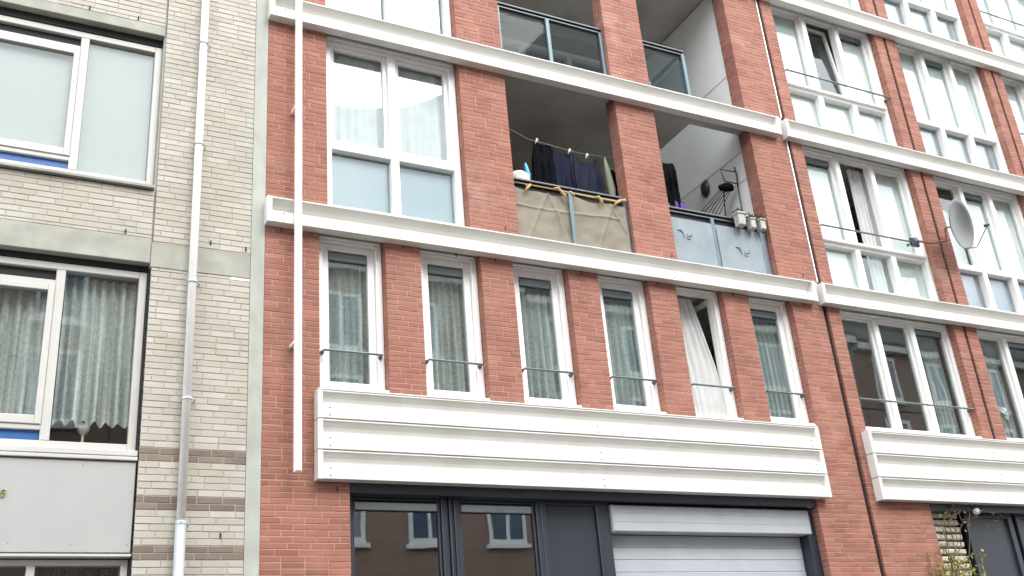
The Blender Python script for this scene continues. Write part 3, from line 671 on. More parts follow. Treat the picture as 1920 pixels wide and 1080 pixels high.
ORD = ['first', 'second', 'third', 'fourth']
FLOOR = {0: 'above the white boards', 1: 'on the dish row', 2: 'one storey above the dish row', 3: 'on the topmost row'}
for lv, (za, zb) in enumerate(levels):
    for k, (xa, xb) in enumerate(bays):
        if lv == 0 and k > 2: continue
        W3 = xb - xa; cols = [xa + W3 * 0.345, xa + W3 * 0.665]
        if lv == 0:
            lt = {(0, 0): {'kind': 'sash'}, (1, 0): {'kind': 'sash'}, (2, 0): {'kind': 'sash', 'vent': 0.09, 'sash': 0.03}}
            for q in lt.values(): q['glass_mat'] = 'glass_teal'
            if k == 1: lt[(1, 0)] = {'kind': 'sash', 'vent': 0.09, 'sash': 0.03}
            wv = window(rb, xa + .004, xb - .004, 5.20, 7.06, FD, fw=(0.06, 0.06, 0.09, 0.06), cols=cols, mull=0.10, lights=lt, sash=0.04, sill=0.10)
            if k == 0: guard_rail(wv, xa + 0.02, xb - 0.03, 5.65, FD - 0.1, FD)
            if k == 0:
                curtain(cols[1] + 0.32, xb - 0.08, 5.26, 6.9, FD + 0.2, 'cream curtain drawn aside in three-light window just right of the dark joint', 'net', pleats=4, amp=0.025, seed=40)
            elif k == 1:
                curtain(xa + 0.08, xa + 0.72, 5.26, 6.95, FD + 0.2, 'grey net curtain in the lower window at the right edge of the photo', 'net', pleats=6, amp=0.02, seed=41)
        else:
            tr = za + 0.80
            A = (k % 2 == 0)
            low = 'blind' if A else 'spandrel_grey'
            lt = {}
            for c in range(3):
                lt[(c, 0)] = {'kind': 'fixed', 'back': low}
                lt[(c, 1)] = {'kind': 'sash', 'sash': 0.045}
            lt[({1: 0, 2: 2, 3: 1}[lv] if A else 1, 1)].update({'vent': 0.10, 'vent_mat': 'vent'})
            if lv == 1 and k == 0:
                lt[(1, 1)] = {'kind': 'none', 'glass': False}; lt[(1, 0)] = {'kind': 'fixed'}
            if lv == 2 and k == 0: lt[(1, 1)] = {'kind': 'sash', 'sash': 0.045, 'tilt': R_(5)}
            wv = window(rb, xa + .004, xb - .004, za + 0.03, zb + 0.02, FD, fw=(0.07, 0.07, 0.11, 0.06), cols=cols, rows=[tr], mull=0.10, lights=lt, sash=0.045, sill=0.02, rec=0.075)
            if A:
                MB().bbox(xa + 0.08, xb - 0.08, FD - 0.05, FD + 0.002, tr + 0.0, tr + 0.05, 0.008).build('transom_ledge', 'frame', wv)
                guard_rail(wv, xa + 0.03, xb - (0.4 if (lv == 1 and k == 0) else 0.03), za + 1.0, FD - 0.12, FD)
            ccs = [0, 1, 2]
            if lv == 1 and k == 0: ccs = [0, 2]
            if lv == 2 and k == 0: ccs = [0, 2]
            XS = [xa + 0.05] + [v for c in cols for v in (c, c)] + [xb - 0.05]
            if lv == 1 and k == 1: ccs = [1, 2]
            for c in ccs:
                MB().box(XS[2 * c] + 0.03, XS[2 * c + 1] - 0.03, FD + 0.145, FD + 0.148, tr + 0.04, zb - 0.08).build('blind', 'blind', wv)

# open middle light with its curtain
c0, c1 = bays[0][0] + (bays[0][1] - bays[0][0]) * 0.345, bays[0][0] + (bays[0][1] - bays[0][0]) * 0.665
curtain(c0 + 0.40, c1 + 0.04, 7.47, 9.75, FD + 0.2, 'grey white curtain hanging in the open light beside the satellite dish', 'sheer', pleats=4, amp=0.03, seed=50, shift=-0.02)

curtain(bays[1][0] + 0.09, bays[1][0] + 0.75, 8.2, 9.35, FD + 0.22, 'pale sagging curtain behind the satellite dish', 'sheer', pleats=3, amp=0.03, seed=51)

# ground floor of the right building
blk = MB()
pb = MB().box(11.742, 12.44, 0.24, 0.32, 0.12, 4.15).build('stone_pier', 'black', rb)
zz = 0.14; row = 0
while zz < 4.05:
    h = 0.10; x = 11.75 - (0.12 if row % 2 else 0)
    while x < 12.42:
        x1 = min(12.43, x + 0.24); x0 = max(11.75, x)
        if x1 - x0 > 0.04:
            m = MB().bbox(x0 + 0.006, x1 - 0.006, 0.15 + rng.uniform(-0.012, 0.012), 0.24, zz, zz + h - 0.028 + rng.uniform(-0.008, 0.004), 0.014)
            m.v = [(a + rng.uniform(-.004, .004), b, c + rng.uniform(-.004, .004)) for a, b, c in m.v]
            m.build('stone_block', 'rock', pb)
        x += 0.24
    zz += h; row += 1
for (a, b) in ((12.56, 13.55), (13.63, 14.62), (14.70, 15.7)):
    o = MB().bbox(a, a + 0.1, GD, GD + 0.08, 0.12, 4.15, 0.006).bbox(b - 0.1, b, GD, GD + 0.08, 0.12, 4.15, 0.006).bbox(a + 0.1, b - 0.1, GD + .002, GD + 0.08, 4.05, 4.15, 0.006).build('door', 'navy', rb)
    MB().bbox(a + 0.1, b - 0.1, GD + 0.035, GD + 0.07, 0.12, 4.05, 0.004).build('door_leaf', 'navy', o)
    MB().tube([(b - 0.16, GD + .03, 1.1), (b - 0.16, GD, 1.1), (b - 0.16, GD, 1.35), (b - 0.16, GD + .03, 1.35)], 0.012).build('handle', 'rail', o)
MB().box(12.44, 21, 0.33, 0.4, 0.12, 4.3).build('backing_wall', 'black', rb)

# ================================================================== LEFT PALE BUILDING
lb = thing('pale_building', (0, 2, 0), 'pale cream brick building with brown brick stripes left of the red building', 'building')
lk = Bricks(0.241, CREAM, 5, COURSE, 0.009)
bands_rows = set()
for zc in (4.34, 3.88, 3.42):
    k0 = round(zc / COURSE); bands_rows |= {k0, k0 + 1}
def cream_col(ua, ub, k):
    if k in bands_rows: return lk.r.choice(BROWN)
    if k == 96 and ua > 2.0: return (0.85, 0.84, 0.8)
    return lk.r.choice(CREAM)
def cream_zone(x0, x1, z0, z1, depth=0.2):
    lk.zone = MB().box(x0, x1, 0.005, depth, z0, z1).build('wall', 'mortar_cream', lb); lk.face(x0, x1, z0, z1, colour_of=cream_col)
cream_zone(1.38, 2.38, 0.12, 6.34); cream_zone(1.38, 2.38, 6.62, 12.5)
cream_zone(-3.5, 1.36, 6.67, 7.22); cream_zone(-3.5, 1.36, 9.35, 10.1)
lk.face(0.056, 0.12, 0.12, 6.34, 'left', 1.38, t=0.02)
lk.build(lb, 'cream', 'cream painted brickwork', 300)
MB().box(1.36, 1.38, 0.02, 0.2, 6.62, 12.5).build('movement_joint', 'concrete', lb)
MB().box(2.382, 2.527, -0.006, 0.25, 0.12, 12.5).build('concrete_strip', 'strip', lb)
MB().bbox(-3.5, 1.362, -0.004, 0.2, 6.385, 6.665, 0.006).build('lintel', 'concrete', lb)
MB().bbox(1.366, 2.38, -0.003, 0.2, 6.345, 6.615, 0.005).build('lintel', 'concrete', lb)
MB().bbox(-3.5, 1.362, -0.004, 0.2, 9.215, 9.345, 0.006).build('lintel', 'concrete', lb)
MB().box(-3.5, 1.36, 0.002, 0.2, 10.103, 12.5).build('upper_wall', 'concrete', lb)
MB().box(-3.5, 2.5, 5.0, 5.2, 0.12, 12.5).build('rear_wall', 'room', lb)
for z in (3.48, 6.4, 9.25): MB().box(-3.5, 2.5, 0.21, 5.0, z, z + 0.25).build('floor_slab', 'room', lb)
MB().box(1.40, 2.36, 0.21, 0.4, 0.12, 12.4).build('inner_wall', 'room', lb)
MB().box(-3.6, 2.53, -0.05, 5.3, 12.5, 12.7).build('roof', 'tile', lb)
MB().box(-3.6, -3.5, 0, 5.3, 0.12, 12.5).build('end_wall', 'mortar_cream', lb)
LD = 0.10
def lwin(z0, z1, upper):
    lt = {}
    cx = fx(0.55, LD)
    # right-hand fixed light, left-hand sash with top and bottom strips
    o = window(lb, -1.2, 1.36, z0, z1, LD, fw=(0.07, 0.075, 0.075, 0.075), cols=[cx], mull=0.085,
               lights={(1, 0): {'kind': 'fixed', 'glass_mat': 'glass'}, (0, 0): {'kind': 'none', 'glass': False}}, mat='frame_old', bead=False, sill=0.0, rec=0.02, depth=0.09)
    xa, xb = -1.13, cx - 0.0425; za, zb = z0 + 0.075, z1 - 0.075
    MB().bbox(xa, xb, LD + .005, LD + .08, zb - 0.175, zb - 0.115, 0.005).build('transom', 'frame_old', o)
    MB().bbox(xa, xb, LD + .005, LD + .08, za + 0.10, za + 0.15, 0.005).build('transom', 'frame_old', o)
    MB().box(xa, xb, LD + .05, LD + .06, zb - 0.115, zb).build('dark_strip', 'black', o)
    MB().box(xa, xb, LD + .04, LD + .05, za, za + 0.10).build('blue_strip', 'blue', o)
    sa, sb, s0, s1 = xa, xb, za + 0.15, zb - 0.175
    s = MB().bbox(sa, sa + .06, LD - .01, LD + .06, s0, s1, .006).bbox(sb - .06, sb, LD - .01, LD + .06, s0, s1, .006).bbox(sa + .06, sb - .06, LD - .009, LD + .06, s0, s0 + .085, .006).bbox(sa + .06, sb - .06, LD - .009, LD + .06, s1 - .06, s1, .006)
    s.build('sash', 'frame_old', o)
    MB().box(sa + .055, sb - .055, LD + .025, LD + .029, s0 + .08, s1 - .055).build('pane', 'glass', o)
    return o, cx
o, cx = lwin(7.31, 9.12, True)
MB().box(-1.1, cx - 0.10, LD + 0.075, LD + 0.08, 7.45, 9.0).box(cx + 0.05, 1.28, LD + 0.075, LD + 0.08, 7.39, 9.05).build('blind', 'blind_grey', o)
MB().prism_x([(0.2, 7.235), (-0.05, 7.235), (-0.052, 7.26), (0.2, 7.305)][::-1], -3.5, 1.35).build('window_sill', 'concrete', lb)
MB().box(-3.5, 1.36, 0.09, 0.2, 9.125, 9.213).build('dark_head', 'black', lb)  # black strip painted as the shadow under the lintel
o, cx = lwin(4.44, 6.32, False)
MB().box(-3.5, 1.36, 0.09, 0.2, 6.325, 6.383).build('dark_head', 'black', lb)  # lintel shadow again put in as a black strip
curtain(-1.1, cx - 0.06, 4.72, 6.1, LD + 0.16, 'lace curtain in left light of the pale building window', 'lace', pleats=14, amp=0.045, scallop=0.05, seed=60)
curtain(cx + 0.06, 1.30, 4.70, 6.24, LD + 0.16, 'lace curtain with scalloped hem in right light of the pale building window', 'lace', pleats=7, amp=0.045, scallop=0.06, seed=61)
# board below, with edge strips, and the next window
pbd = MB().bbox(-3.5, 1.362, 0.03, 0.08, 3.49, 4.325, 0.004).build('wall_panel', 'board', lb)
for (x, z) in ((1.33, 4.05), (1.33, 3.56), (0.85, 3.56), (0.35, 3.57), (0.9, 4.28)):
    MB().lathe([(0, .004), (.006, .003), (.008, 0)], (x, 0.03, z), Matrix.Rotation(R_(90), 3, 'X'), 8).build('screw', 'bolt', pbd)
MB().bbox(-3.5, 1.37, 0.005, 0.1, 4.335, 4.37, 0.005).bbox(-3.5, 1.37, 0.02, 0.1, 4.38, 4.435, 0.006).build('window_sill', 'frame_old', lb)
MB().bbox(-3.5, 1.37, 0.01, 0.1, 3.45, 3.475, 0.004).build('trim', 'frame_old', lb)
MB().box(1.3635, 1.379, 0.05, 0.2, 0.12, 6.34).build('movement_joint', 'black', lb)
o = window(lb, -1.2, 1.36, 1.2, 3.44, LD, fw=(0.07, 0.06, 0.05, 0.07), cols=[cx], rows=[3.25], mull=0.07, lights={(1, 0): {'kind': 'fixed'}, (1, 1): {'kind': 'fixed'}, (0, 0): {'kind': 'sash'}, (0, 1): {'kind': 'fixed'}}, mat='frame_old', bead=False)
curtain(cx + 0.06, 1.29, 1.5, 3.38, LD + 0.16, 'dark vertical slat curtain in the lowest window of the pale building', 'grey_cloth', pleats=18, amp=0.012, seed=62)
MB().box(-3.5, 1.36, 0.05, 0.2, 0.12, 1.195).build('base_wall', 'board', lb)
for z0_, z1_ in ((7.31, 9.12), (4.44, 6.32), (1.2, 3.44)): MB().box(-3.5, -1.205, 0.06, 0.2, z0_, z1_).build('side_panel', 'board', lb)
# rainpipe with collars
px, py = 1.775, -0.075
rp = MB().tube([(px, py, 12.5), (px, py, 3.74)], 0.041, 14).build('rainpipe', 'pipe', lb, True)
MB().tube([(px, py, 3.76), (px, py, 0.12)], 0.05, 14).build('lower_pipe', 'zinc', rp, True)
for zz in (9.18, 7.84, 6.2, 4.95, 3.74, 10.7):
    MB().lathe([(0.043, -0.014), (0.053, -0.012), (0.053, 0.012), (0.043, 0.014)], (px, py, zz), None, 16).tube([(px + .045, py, zz), (px + 0.08, py + 0.02, zz), (px + 0.08, -0.0, zz)], 0.006, 6).build('bracket', 'zinc', rp)
for (x, z) in ((0.55, 9.355), (1.06, 9.36), (1.1, 6.68), (1.95, 6.68), (2.32, 6.66), (2.15, 3.62)):
    MB().box(x, x + 0.014, -0.008, 0.0, z, z + 0.05).build('weep_joint', 'black', lb)

# ================================================================== THINGS ON THE BALCONIES
# canvas tied over the railing
def tarp_fn(u, v):
    x = 5.70 + 1.68 * u; zt = 8.105 - 0.03 * math.sin(math.pi * (u * 2.02 % 1)) - 0.012 * math.sin(21 * u); zb = 7.36
    z = zb + (zt - zb) * v
    p = Vector((x * 2.2, z * 2.6, 3.0))
    y = 0.045 + 0.020 * noise.noise(p) + 0.012 * noise.noise(p * 2.7)
    for cx_, sl in ((6.05, 0.5), (6.3, -0.35), (7.05, 0.4), (7.3, -0.6)):
        d = (x - cx_) - sl * (z - 7.8); y -= 0.018 * math.exp(-(d / 0.022) ** 2)
    y -= 0.014 * math.exp(-((z - 7.86 + 0.02 * math.sin(5 * u)) / 0.015) ** 2) * (1 if u < .93 else .3)
    d = x - 6.31; y -= (0.012 * math.exp(-(d / 0.010) ** 2) if z < 7.83 else 0)
    return (x, y, z)
tp = thing('canvas_sheet', (6.54, 0.05, 7.36), 'beige canvas sheet tied over the lower left balcony railing', 'canvas')
MB().grid(tarp_fn, 110, 56).build('sheet', 'tarp', tp, True)
MB().bbox(6.478, 6.535, -0.004, 0.012, 7.375, 8.15, 0.003).build('batten', 'post', tp)
for (x, z, dx, dz) in ((5.92, 8.11, -0.08, -0.08), (6.33, 8.14, 0.13, -0.15), (6.52, 8.11, 0.05, -0.02), (6.95, 8.12, 0.05, -0.09), (7.30, 8.13, -0.12, -0.07)):
    MB().tube([(x - 0.05, 0.03, z + 0.02), (x, 0.0, z + 0.03), (x + dx * .6, -0.005, z + dz * .35), (x + dx, 0.01, z + dz)], [0.016, 0.02, 0.02, 0.012], 7).build('tie', 'strap', tp, True)
MB().tube([(5.72, 0.04, 8.165), (6.2, 0.035, 8.16), (6.8, 0.035, 8.145), (7.25, 0.03, 8.14), (7.39, 0.03, 8.19)], [0.008, 0.01, 0.014, 0.018, 0.026], 7).build('rope', 'strap', tp, True)

# grey printed board marks on the right balcony front
brd = thing('printed_sheet', (9.0, 0.05, 7.4), 'grey blue sheet with faint printed marks on the lower right balcony railing', 'sheet')
MB().grid(lambda u, v: (8.10 + 0.735 * u, 0.062 + 0.004 * noise.noise(Vector((u * 5, v * 4, 1))), 7.385 + 0.70 * v), 16, 12).build('panel', 'sheet', brd, True)
MB().grid(lambda u, v: (8.905 + 0.78 * u, 0.062 + 0.004 * noise.noise(Vector((u * 5, v * 4, 9))), 7.385 + 0.70 * v), 16, 12).build('panel', 'sheet', brd, True)
for (x, z) in ((8.22, 7.82), (9.20, 7.70)):
    m = MB()
    m.tube([(x, 0.055, z + .07), (x + .05, 0.055, z + .075), (x + .085, 0.055, z + .03), (x + .095, 0.055, z - .04)], [.006, .012, .012, .004], 6)
    m.tube([(x + .15, 0.055, z + .03), (x + .14, 0.055, z - .04), (x + .2, 0.055, z - .045)], 0.005, 6)
    m.tube([(x + .16, 0.055, z), (x + .23, 0.055, z + .005), (x + .235, 0.055, z + .05)], 0.005, 6)
    m.build('printed_mark', 'print', brd)

def garment(name, x0, x1, zt, zb, y, mat, label, cat, seed, flare=0.0, depth=0.05, group='laundry on the balcony line', sag=0.03):
    """cloth doubled over a line: front and back fall, with folds"""
    def fn(u, v):
        # v 0..1 goes up the front, over, down the back
        t = v * 2 - 1; down = abs(t); s = -1 if t < 0 else 1
        cx_ = (x0 + x1) / 2; wd = (x1 - x0) * (1 + flare * down)
        x = cx_ + wd * (u - 0.5) + 0.015 * noise.noise(Vector((u * 3, down * 3, seed)))
        hem = 0.06 * noise.noise(Vector((u * 4, seed * 3.1, s)))
        z = zt - sag * math.sin(math.pi * u) ** 0.8 * (1 - 0.5 * down) - (zt - zb + hem) * down * (1.0 if s < 0 else 0.9)
        yy = y + s * depth * min(1, down * 4) * 0.5 + 0.03 * math.sin(u * 19 + seed + 2.5 * down) * min(1, down * 2) + 0.035 * noise.noise(Vector((u * 7, down * 4, seed + 5 * s)))
        return (x, yy, z)
    o = MB().grid(fn, 28, 48).build(name, mat, smooth=True)
    return tag(o, label, cat, group)

YL = 0.42
k = 1 + YL / 10
line = MB().tube([(5.75, YL - 0.12, 9.20), (6.2, YL - 0.02, 9.12), (7.0, YL + .03, 9.1), (7.9, YL + .03, 9.14)], 0.006, 6).build('washing_line', 'green_cloth')
tag(line, 'thin pale washing line strung across the lower left balcony', 'washing line')
garment('hanging_shirt', 6.27, 6.56, 9.12, 8.05, YL, 'black_cloth', 'black pleated garment leftmost on the balcony washing line', 'garment', 1, 0.25)
garment('hanging_trousers', 6.58, 6.86, 9.08, 8.0, YL + .02, 'navy_cloth', 'navy blue trousers in the middle of the balcony washing line', 'garment', 2, 0.1, sag=0.06)
garment('hanging_jacket', 6.88, 7.28, 9.06, 8.1, YL - .02, 'grey_cloth', 'dark slate jacket right end of the balcony washing line', 'garment', 3, 0.2, sag=0.15)
for (x, z, n_) in ((6.33, 9.13, 'leftmost'), (6.84, 9.07, 'middle'), (7.12, 9.05, 'rightmost')):
    o = MB().tube([(x - 0.03, YL - .02, z - .06), (x, YL - 0.03, z + 0.01), (x + .035, YL - .01, z - .03)], [.006, .022, .008], 7).build('clothes_peg', 'white_plastic', smooth=True)
    tag(o, '%s white peg cloth on the balcony washing line' % n_, 'peg', 'pegs on the washing line')
# white tub, blue handle, folded green cloth, black bag
tub = MB().lathe([(0.0, -0.16), (0.10, -0.16), (0.15, -0.02), (0.16, 0.06), (0.10, 0.13), (0.0, 0.15)], (5.93, 0.30, 8.34), None, 18).build('white_bucket', 'white_plastic', smooth=True)
tag(tub, 'rounded white tub peeking over the canvas covered railing', 'tub')
bm = MB().tube([(6.03, 0.22, 7.45), (6.03, 0.21, 8.30), (6.025, 0.2, 8.42), (6.0, 0.2, 8.56), (6.0, 0.2, 8.60)], [0.012, 0.012, 0.034, 0.022, 0.006], 8).build('blue_broom', 'cyan', smooth=True)
tag(bm, 'bright blue broom grip standing beside the white tub', 'broom')
ub = MB().tube([(7.34, 0.30, 9.0), (7.36, 0.30, 8.8), (7.39, 0.30, 8.5), (7.41, 0.30, 8.2), (7.41, 0.3, 8.0)], [0.012, 0.04, 0.055, 0.03, 0.012], 9).build('folded_parasol', 'green_cloth', smooth=True)
tag(ub, 'folded pale green parasol beside the dark laundry', 'parasol')
garment('hanging_coat', 7.46, 7.72, 8.9, 7.9, 0.40, 'black_cloth', 'black coat hanging close to the middle brick pier', 'garment', 8, 0.05)
shf = MB().bbox(5.55, 6.5, 1.4, 1.8, 8.62, 8.72, 0.01).bbox(5.55, 6.5, 1.45, 1.8, 7.4, 8.61, 0.01).build('balcony_cupboard', 'room')
tag(shf, 'low grey cupboard deep inside the lower left balcony', 'cupboard')

# right balcony: black coat, patterned cloth, airer, wall lamp, pots
garment('hanging_coat', 8.28, 8.52, 9.15, 8.42, 0.30, 'black_cloth', 'black bag-like coat hanging at left edge of the right balcony', 'garment', 12, 0.1, 0.08)
garment('patterned_cloth', 8.40, 8.60, 8.50, 7.95, 0.26, 'purple_cloth', 'purple and white patterned cloth over the right balcony rail', 'cloth', 13, 0.2)
MBx = MB().tube([(8.52, BY - 0.05, 7.4), (8.52, BY - 0.05, 9.9)], 0.03, 8)
fr_ = tag(MB().bbox(9.66, 9.80, BY - 0.06, BY - 0.005, 7.4, 9.8, 0.008).build('door_post', 'frame'), 'white door post at the back of the right balcony', 'post')
air = thing('clothes_airer', (9.5, 0.7, 7.4), 'black folding clothes airer raised against the white balcony wall', 'airer')
P = lambda x, z, d: (fx(x, d), d, fz(z, d))
MB().tube([P(9.40, 9.08, .45), P(9.42, 8.95, .45), P(9.40, 8.75, .45)], 0.012, 7).tube([P(9.39, 9.0, .45), P(9.13, 8.99, .62), P(9.17, 8.80, .62), P(9.40, 8.80, .45)], 0.011, 7).build('top_frame', 'dark_rail', air, True)
for i in range(6):
    q = i / 5
    MB().tube([P(9.10 + 0.14 * q, 8.69 - 0.03 * q, .55), P(8.62 + 0.30 * q, 8.19 - 0.02 * q, .95 - 0.1 * q)], 0.006, 6).build('rod', 'dark_rail', air)
MB().tube([P(9.08, 8.70, .55), P(9.26, 8.65, .53)], 0.012, 7).tube([P(8.60, 8.19, .95), P(8.94, 8.15, .84)], 0.012, 7).build('side_bar', 'dark_rail', air)
MB().tube([P(9.40, 8.78, .45), P(9.38, 8.1, .5), P(9.36, 7.5, .5)], 0.010, 7).build('leg', 'dark_rail', air)
MB().tube([P(9.13, 8.75, .6), P(9.05, 8.1, .7), P(9.03, 7.6, .7)], 0.010, 7).build('leg', 'dark_rail', air)
def lump(u, v):
    th = 2 * math.pi * u; ph = math.pi * v; c = P(9.18, 8.70, .52)
    r = 1 + 0.25 * noise.noise(Vector((math.cos(th) * 2, math.sin(th) * 2, v * 4)))
    return (c[0] + 0.14 * r * math.sin(ph) * math.cos(th), c[1] + 0.07 * r * math.sin(ph) * math.sin(th), c[2] + 0.065 * r * math.cos(ph) + 0.25 * 0.14 * math.sin(ph) * math.cos(th) * 0.6)
tag(MB().grid(lump, 24, 14).build('bundled_sock', 'black_cloth', smooth=True), 'black crumpled cloth bundled on top of the clothes airer', 'cloth')
lamp = thing('wall_lamp', (9.89, 1.25, 9.5), 'dark oval lamp on the white balcony side wall', 'lamp')
MB().lathe([(0.0, 0.07), (0.06, 0.06), (0.10, 0.02), (0.10, 0.0)], (9.895, 1.25, 9.48), Matrix.Rotation(R_(-90), 3, 'Y') @ Matrix.Diagonal((1.35, 1, 1)), 16).build('body', 'dark_rail', lamp, True)
MB().lathe([(0.105, 0.0), (0.115, 0.01), (0.105, 0.02)], (9.895, 1.25, 9.48), Matrix.Rotation(R_(-90), 3, 'Y') @ Matrix.Diagonal((1.35, 1, 1)), 16).build('rim', 'rail', lamp, True)
for i, (x, lab) in enumerate(((9.30, 'largest pale flowerpot hooked on balcony railing, left of three'), (9.50, 'pale flowerpot hooked on balcony railing, middle of three'), (9.68, 'pale flowerpot hooked on balcony railing, beside the brick pier'))):
    s = (1.12, 0.85, 0.9)[i]; zc = 8.07 + (0.02, 0.0, 0.01)[i]
    pt_ = thing('flowerpot', (x, -0.02, zc), lab, 'flowerpot', 'flowerpots on the balcony railing')
    MB().bbox(x - 0.055 * s, x + 0.055 * s, -0.075, 0.03, zc - 0.01, zc + 0.15 * s, 0.012).bbox(x - 0.065 * s, x + 0.065 * s, -0.085, 0.04, zc + 0.15 * s, zc + 0.18 * s, 0.006).build('pot', 'pot', pt_)
    MB().tube([(x, -0.02, zc + 0.16), (x, 0.0, zc + 0.27), (x, 0.1, zc + 0.28), (x, 0.14, zc + 0.2)], 0.007, 6).build('hook', 'dark_rail', pt_)
    m = MB()
    for q in range(34):
        a = rng.uniform(0, 6.28); e = rng.uniform(0.4, 1.4); l = rng.uniform(.05, .11); c = Vector((x + rng.uniform(-.03, .03), -0.02 + rng.uniform(-.03, .03), zc + 0.17 * s))
        d = Vector((math.cos(a) * math.cos(e), math.sin(a) * math.cos(e), math.sin(e))) * l; sd = d.cross(Vector((0, 0, 1))).normalized() * 0.014
        m.add([c, c + d * .5 + sd, c + d, c + d * .5 - sd], [(0, 1, 2, 3)])
    m.build('foliage', 'twig', pt_)
# upper right balcony: white laundry scrap behind the glass
tag(MB().grid(lambda u, v: (8.28 + 0.25 * u + .03 * math.sin(6 * v), 0.5 + 0.04 * math.sin(9 * u + 3 * v), 10.25 + 0.42 * v), 12, 12).build('white_cloth', 'white_cloth', smooth=True), 'white cloth behind the glass of the upper right balcony', 'cloth')

# ================================================================== SATELLITE DISH
ds = thing('satellite_dish', (13.65, 0, 8.4), 'grey satellite dish on a bracket between two rows of windows', 'dish')
ax = Vector((0.25, -0.95, -0.16)).normalized(); rot = ax.to_track_quat('Z', 'Y').to_matrix()
C_ = Vector((13.50, -0.32, 8.62)); Rr = 0.41
prof = [(Rr * t, 0.105 * t * t) for t in [i / 8 for i in range(9)]]
back = [(Rr * 1.02, 0.10)] + [(Rr * t, 0.105 * t * t - 0.014) for t in [i / 8 for i in range(8, -1, -1)]]
MB().lathe(prof + back, C_, rot, 32).build('reflector', 'dish', ds, True)
dn = rot @ Vector((0, 1, 0)); dn = dn if dn.z < 0 else -dn
lowp = C_ + dn * Rr + ax * 0.10; feed = C_ + ax * 0.50 + dn * 0.12
MB().tube([lowp, lowp + ax * 0.2 + dn * 0.03, feed], 0.009, 7).build('feed_arm', 'rail', ds)
MB().lathe([(0.0, -.03), (0.02, -.03), (0.022, .03), (0.03, .05), (0.0, .06)], feed, (-ax).to_track_quat('Z', 'Y').to_matrix(), 12).build('receiver', 'dark_rail', ds, True)
bk = C_ - ax * 0.03
MB().tube([bk, bk - ax * 0.14, (13.48, -0.10, 8.45), (13.1, -0.10, 8.35), (12.86, -0.06, 8.37)], 0.018, 8).build('bracket_arm', 'rust', ds)
MB().lathe([(0.0, -.06), (0.05, -.06), (0.06, 0.0), (0.05, .06), (0.0, .06)], (12.84, -0.02, 8.37), None, 8).bbox(12.76, 12.92, -0.03, 0.02, 8.30, 8.44, 0.01).build('clamp', 'dark_rail', ds)

# ================================================================== SMALL THINGS AT STREET LEVEL
lm = thing('round_lamp', (12.62, 0.0, 4.08), 'small white round lamp under the boards at lower right', 'lamp')
MB().lathe([(0.0, -0.05), (0.035, -0.04), (0.055, 0.0), (0.035, 0.035), (0.02, 0.04)], (12.62, -0.02, 4.10), None, 14).build('globe', 'white_plastic', lm, True)
MB().tube([(12.62, -0.02, 4.14), (12.62, -0.02, 4.2)], 0.02, 8).build('stem', 'dark_rail', lm)
vine = thing('climbing_plant', (11.8, -0.05, 0.12), 'yellowing climbing plant with bare twigs on the pale stone pier', 'plant')
m = MB(); lf = MB(); r2 = random.Random(4)
for s in range(16):
    p = Vector((11.55 + r2.uniform(0, .5), -0.03, 0.12 if s < 8 else 3.0)); pts = [p]
    top = r2.uniform(3.1, 3.6) if s < 10 else r2.uniform(3.8, 4.3)
    while p.z < top:
        p = p + Vector((r2.uniform(-.06, .07) + (0.03 if p.z > 3.3 else 0), r2.uniform(-.02, .02), r2.uniform(.06, .16))); p.y = max(-.14, min(-.02, p.y)); pts.append(p)
        if p.z > 2.4:
            for q in range(6 if p.z < 3.5 else (1 if r2.random() < .5 else 0)):
                a = r2.uniform(0, 6.28); l = r2.uniform(.02, .05); c = p + Vector((r2.uniform(-.08, .08), r2.uniform(-.04, .02), r2.uniform(-.08, .08)))
                d = Vector((math.cos(a), r2.uniform(-.5, .5), math.sin(a))) * l; sd = d.cross(Vector((0.2, 1, .1))).normalized() * l * .45
                lf.add([c, c + d * .5 + sd, c + d, c + d * .5 - sd], [(0, 1, 2, 3)])
    m.tube(pts, 0.006, 5)
for s in range(14):
    p = Vector((12.0 + r2.uniform(-.1, .9), -0.06, 4.05 + r2.uniform(-.3, .1))); pts = [p]
    for q in range(5): p = p + Vector((r2.uniform(-.09, .11), r2.uniform(-.03, .02), r2.uniform(-.07, .07))); pts.append(p)
    m.tube(pts, 0.0035, 5)
m.build('stem', 'twig', vine); f_ = lf.build('foliage', 'leaf', vine); f_['kind'] = 'stuff'
orn = MB(); c = Vector((0.245, 0.02, 4.0))
for a in (0.5, 2.4, 5.6):
    d = Vector((math.cos(a), 0, math.sin(a))) * .05; sd = Vector((-d.z, 0, d.x)) * .35
    orn.add([c, c + d * .6 + sd + Vector((0, -.012, 0)), c + d, c + d * .6 - sd + Vector((0, -.012, 0)), c + Vector((0, .008, 0)), c + d + Vector((0, .008, 0))], [(0, 1, 2, 3), (4, 1, 2, 5), (4, 5, 2, 3)])
tag(orn.build('leaf_sprig', 'leaf'), 'yellow green leaf sprig against the pale wall panel at left edge', 'leaves')
vz = thing('flower_vase', (0.95, 0.32, 4.52), 'pale vase with a dried flower head on the sill under the lace curtain', 'vase')
MB().lathe([(0.0, 0), (0.03, 0), (0.02, .03), (0.012, .10), (0.014, .16)], (0.90, 0.32, 4.49), None, 12).build('stem', 'pot', vz, True)
MB().lathe([(0.014, .15), (0.05, .19), (0.06, .23), (0.04, .27), (0.0, .28)], (0.90, 0.32, 4.49), None, 12).build('flower_head', 'pot', vz, True)
MB().box(-1.0, 1.3, 0.22, 0.46, 4.44, 4.488).build('inner_sill', 'room', lb)

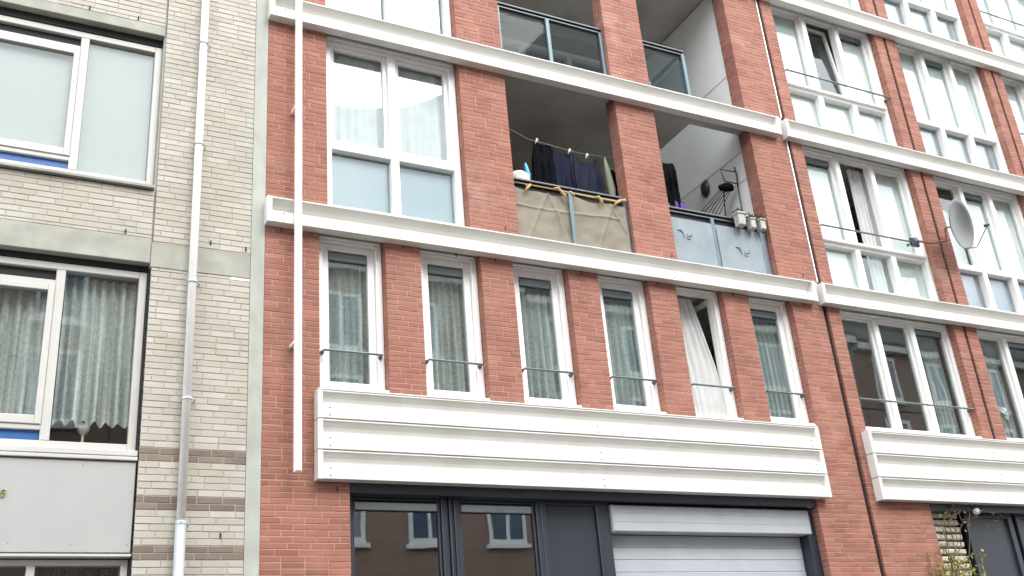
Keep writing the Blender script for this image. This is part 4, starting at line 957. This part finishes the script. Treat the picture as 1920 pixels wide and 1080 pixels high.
orc = thing('white_orchid', (fx(13.85, .3), 0.3, 5.3), 'white orchid behind the glass of the lower window at right edge', 'flower')
ox, oz = fx(13.84, .3), fz(5.62, .3)
MB().tube([(ox + .06, .3, 5.28), (ox + .03, .3, 5.5), (ox - .01, .29, oz + .05)], 0.005, 6).build('stem', 'twig', orc)
for (dx, dz) in ((0, .05), (-.035, .0), (.03, -.03), (.005, -.08)):
    MB().lathe([(0.0, -.008), (.03, -.004), (.042, .004), (.03, .012), (0, .006)], (ox + dx, .285, oz + dz), Matrix.Rotation(R_(80), 3, 'X'), 7).build('petal', 'white_cloth', orc, True)
MB().lathe([(0.0, 0), (.05, 0), (.065, .11), (.06, .11)], (ox + .06, .3, 5.19), None, 12).build('pot', 'pot', orc, True)

# ================================================================== OPPOSITE SIDE OF THE STREET (seen in the panes)
OY = -17.0
def house(x0, x1, h, mat, label, wx, rows, roof_h):
    t = thing('opposite_house', ((x0 + x1) / 2, OY - 4, 0), label, 'house', 'houses across the street')
    MB().box(x0 + .01, x1 - .01, OY - 8, OY, 0.12, h).build('wall', mat, t)
    MB().prism_x([(OY + 0.25, h), (OY + 0.25, h + 0.18), (OY - 1.6, h + roof_h), (OY - 6.4, h + roof_h), (OY - 8.2, h), ], x0 + .01, x1 - .01).build('roof', 'tile', t)
    n = int((x1 - x0) / wx)
    for (z0, z1) in rows:
        for i in range(n):
            cx_ = x0 + (i + 0.5) * (x1 - x0) / n
            a, b = cx_ - 0.62, cx_ + 0.62
            f = MB().box(a, a + .12, OY, OY + .05, z0, z1).box(b - .12, b, OY, OY + .05, z0, z1).box(a + .12, b - .12, OY, OY + .05, z0, z0 + .14).box(a + .12, b - .12, OY, OY + .05, z1 - .12, z1).box(cx_ - .05, cx_ + .05, OY, OY + .05, z0 + .14, z1 - .12).box(a - .1, b + .1, OY, OY + .12, z0 - .12, z0 - .003)
            f = f.build('window', 'frame', t)
            MB().box(a + .1, b - .1, OY + .005, OY + .012, z0 + .1, z1 - .1).build('pane', 'spandrel_blue' if (i + int(z0)) % 3 else 'spandrel_grey', f)
    MB().box(x0 + .02, x1 - .02, OY, OY + .10, 4.8, 5.05).build('cornice', 'panel', t)
    MB().box(x0 + .02, x1 - .02, OY, OY + .3, h - .25, h - .002).build('eaves', 'panel', t)
RWS = [(1.3, 3.6), (7.05, 9.05), (9.9, 11.9), (12.7, 14.5)]
house(-14, 3, 15.0, 'far_brick_brown', 'brown brick house across the street mirrored in the pale building panes', 2.8, RWS, 2.2)
house(3, 15.5, 15.4, 'far_brick_brown', 'brown brick house across the street mirrored in the dark ground floor panes', 2.4, RWS, 2.3)
house(15.5, 30, 15.1, 'far_brick_grey', 'grey brick house across the street mirrored in the narrow windows', 2.6, RWS, 2.2)
house(30, 48, 14.9, 'far_brick_brown', 'brown brick house across the street mirrored in the right hand windows', 2.8, RWS, 2.4)
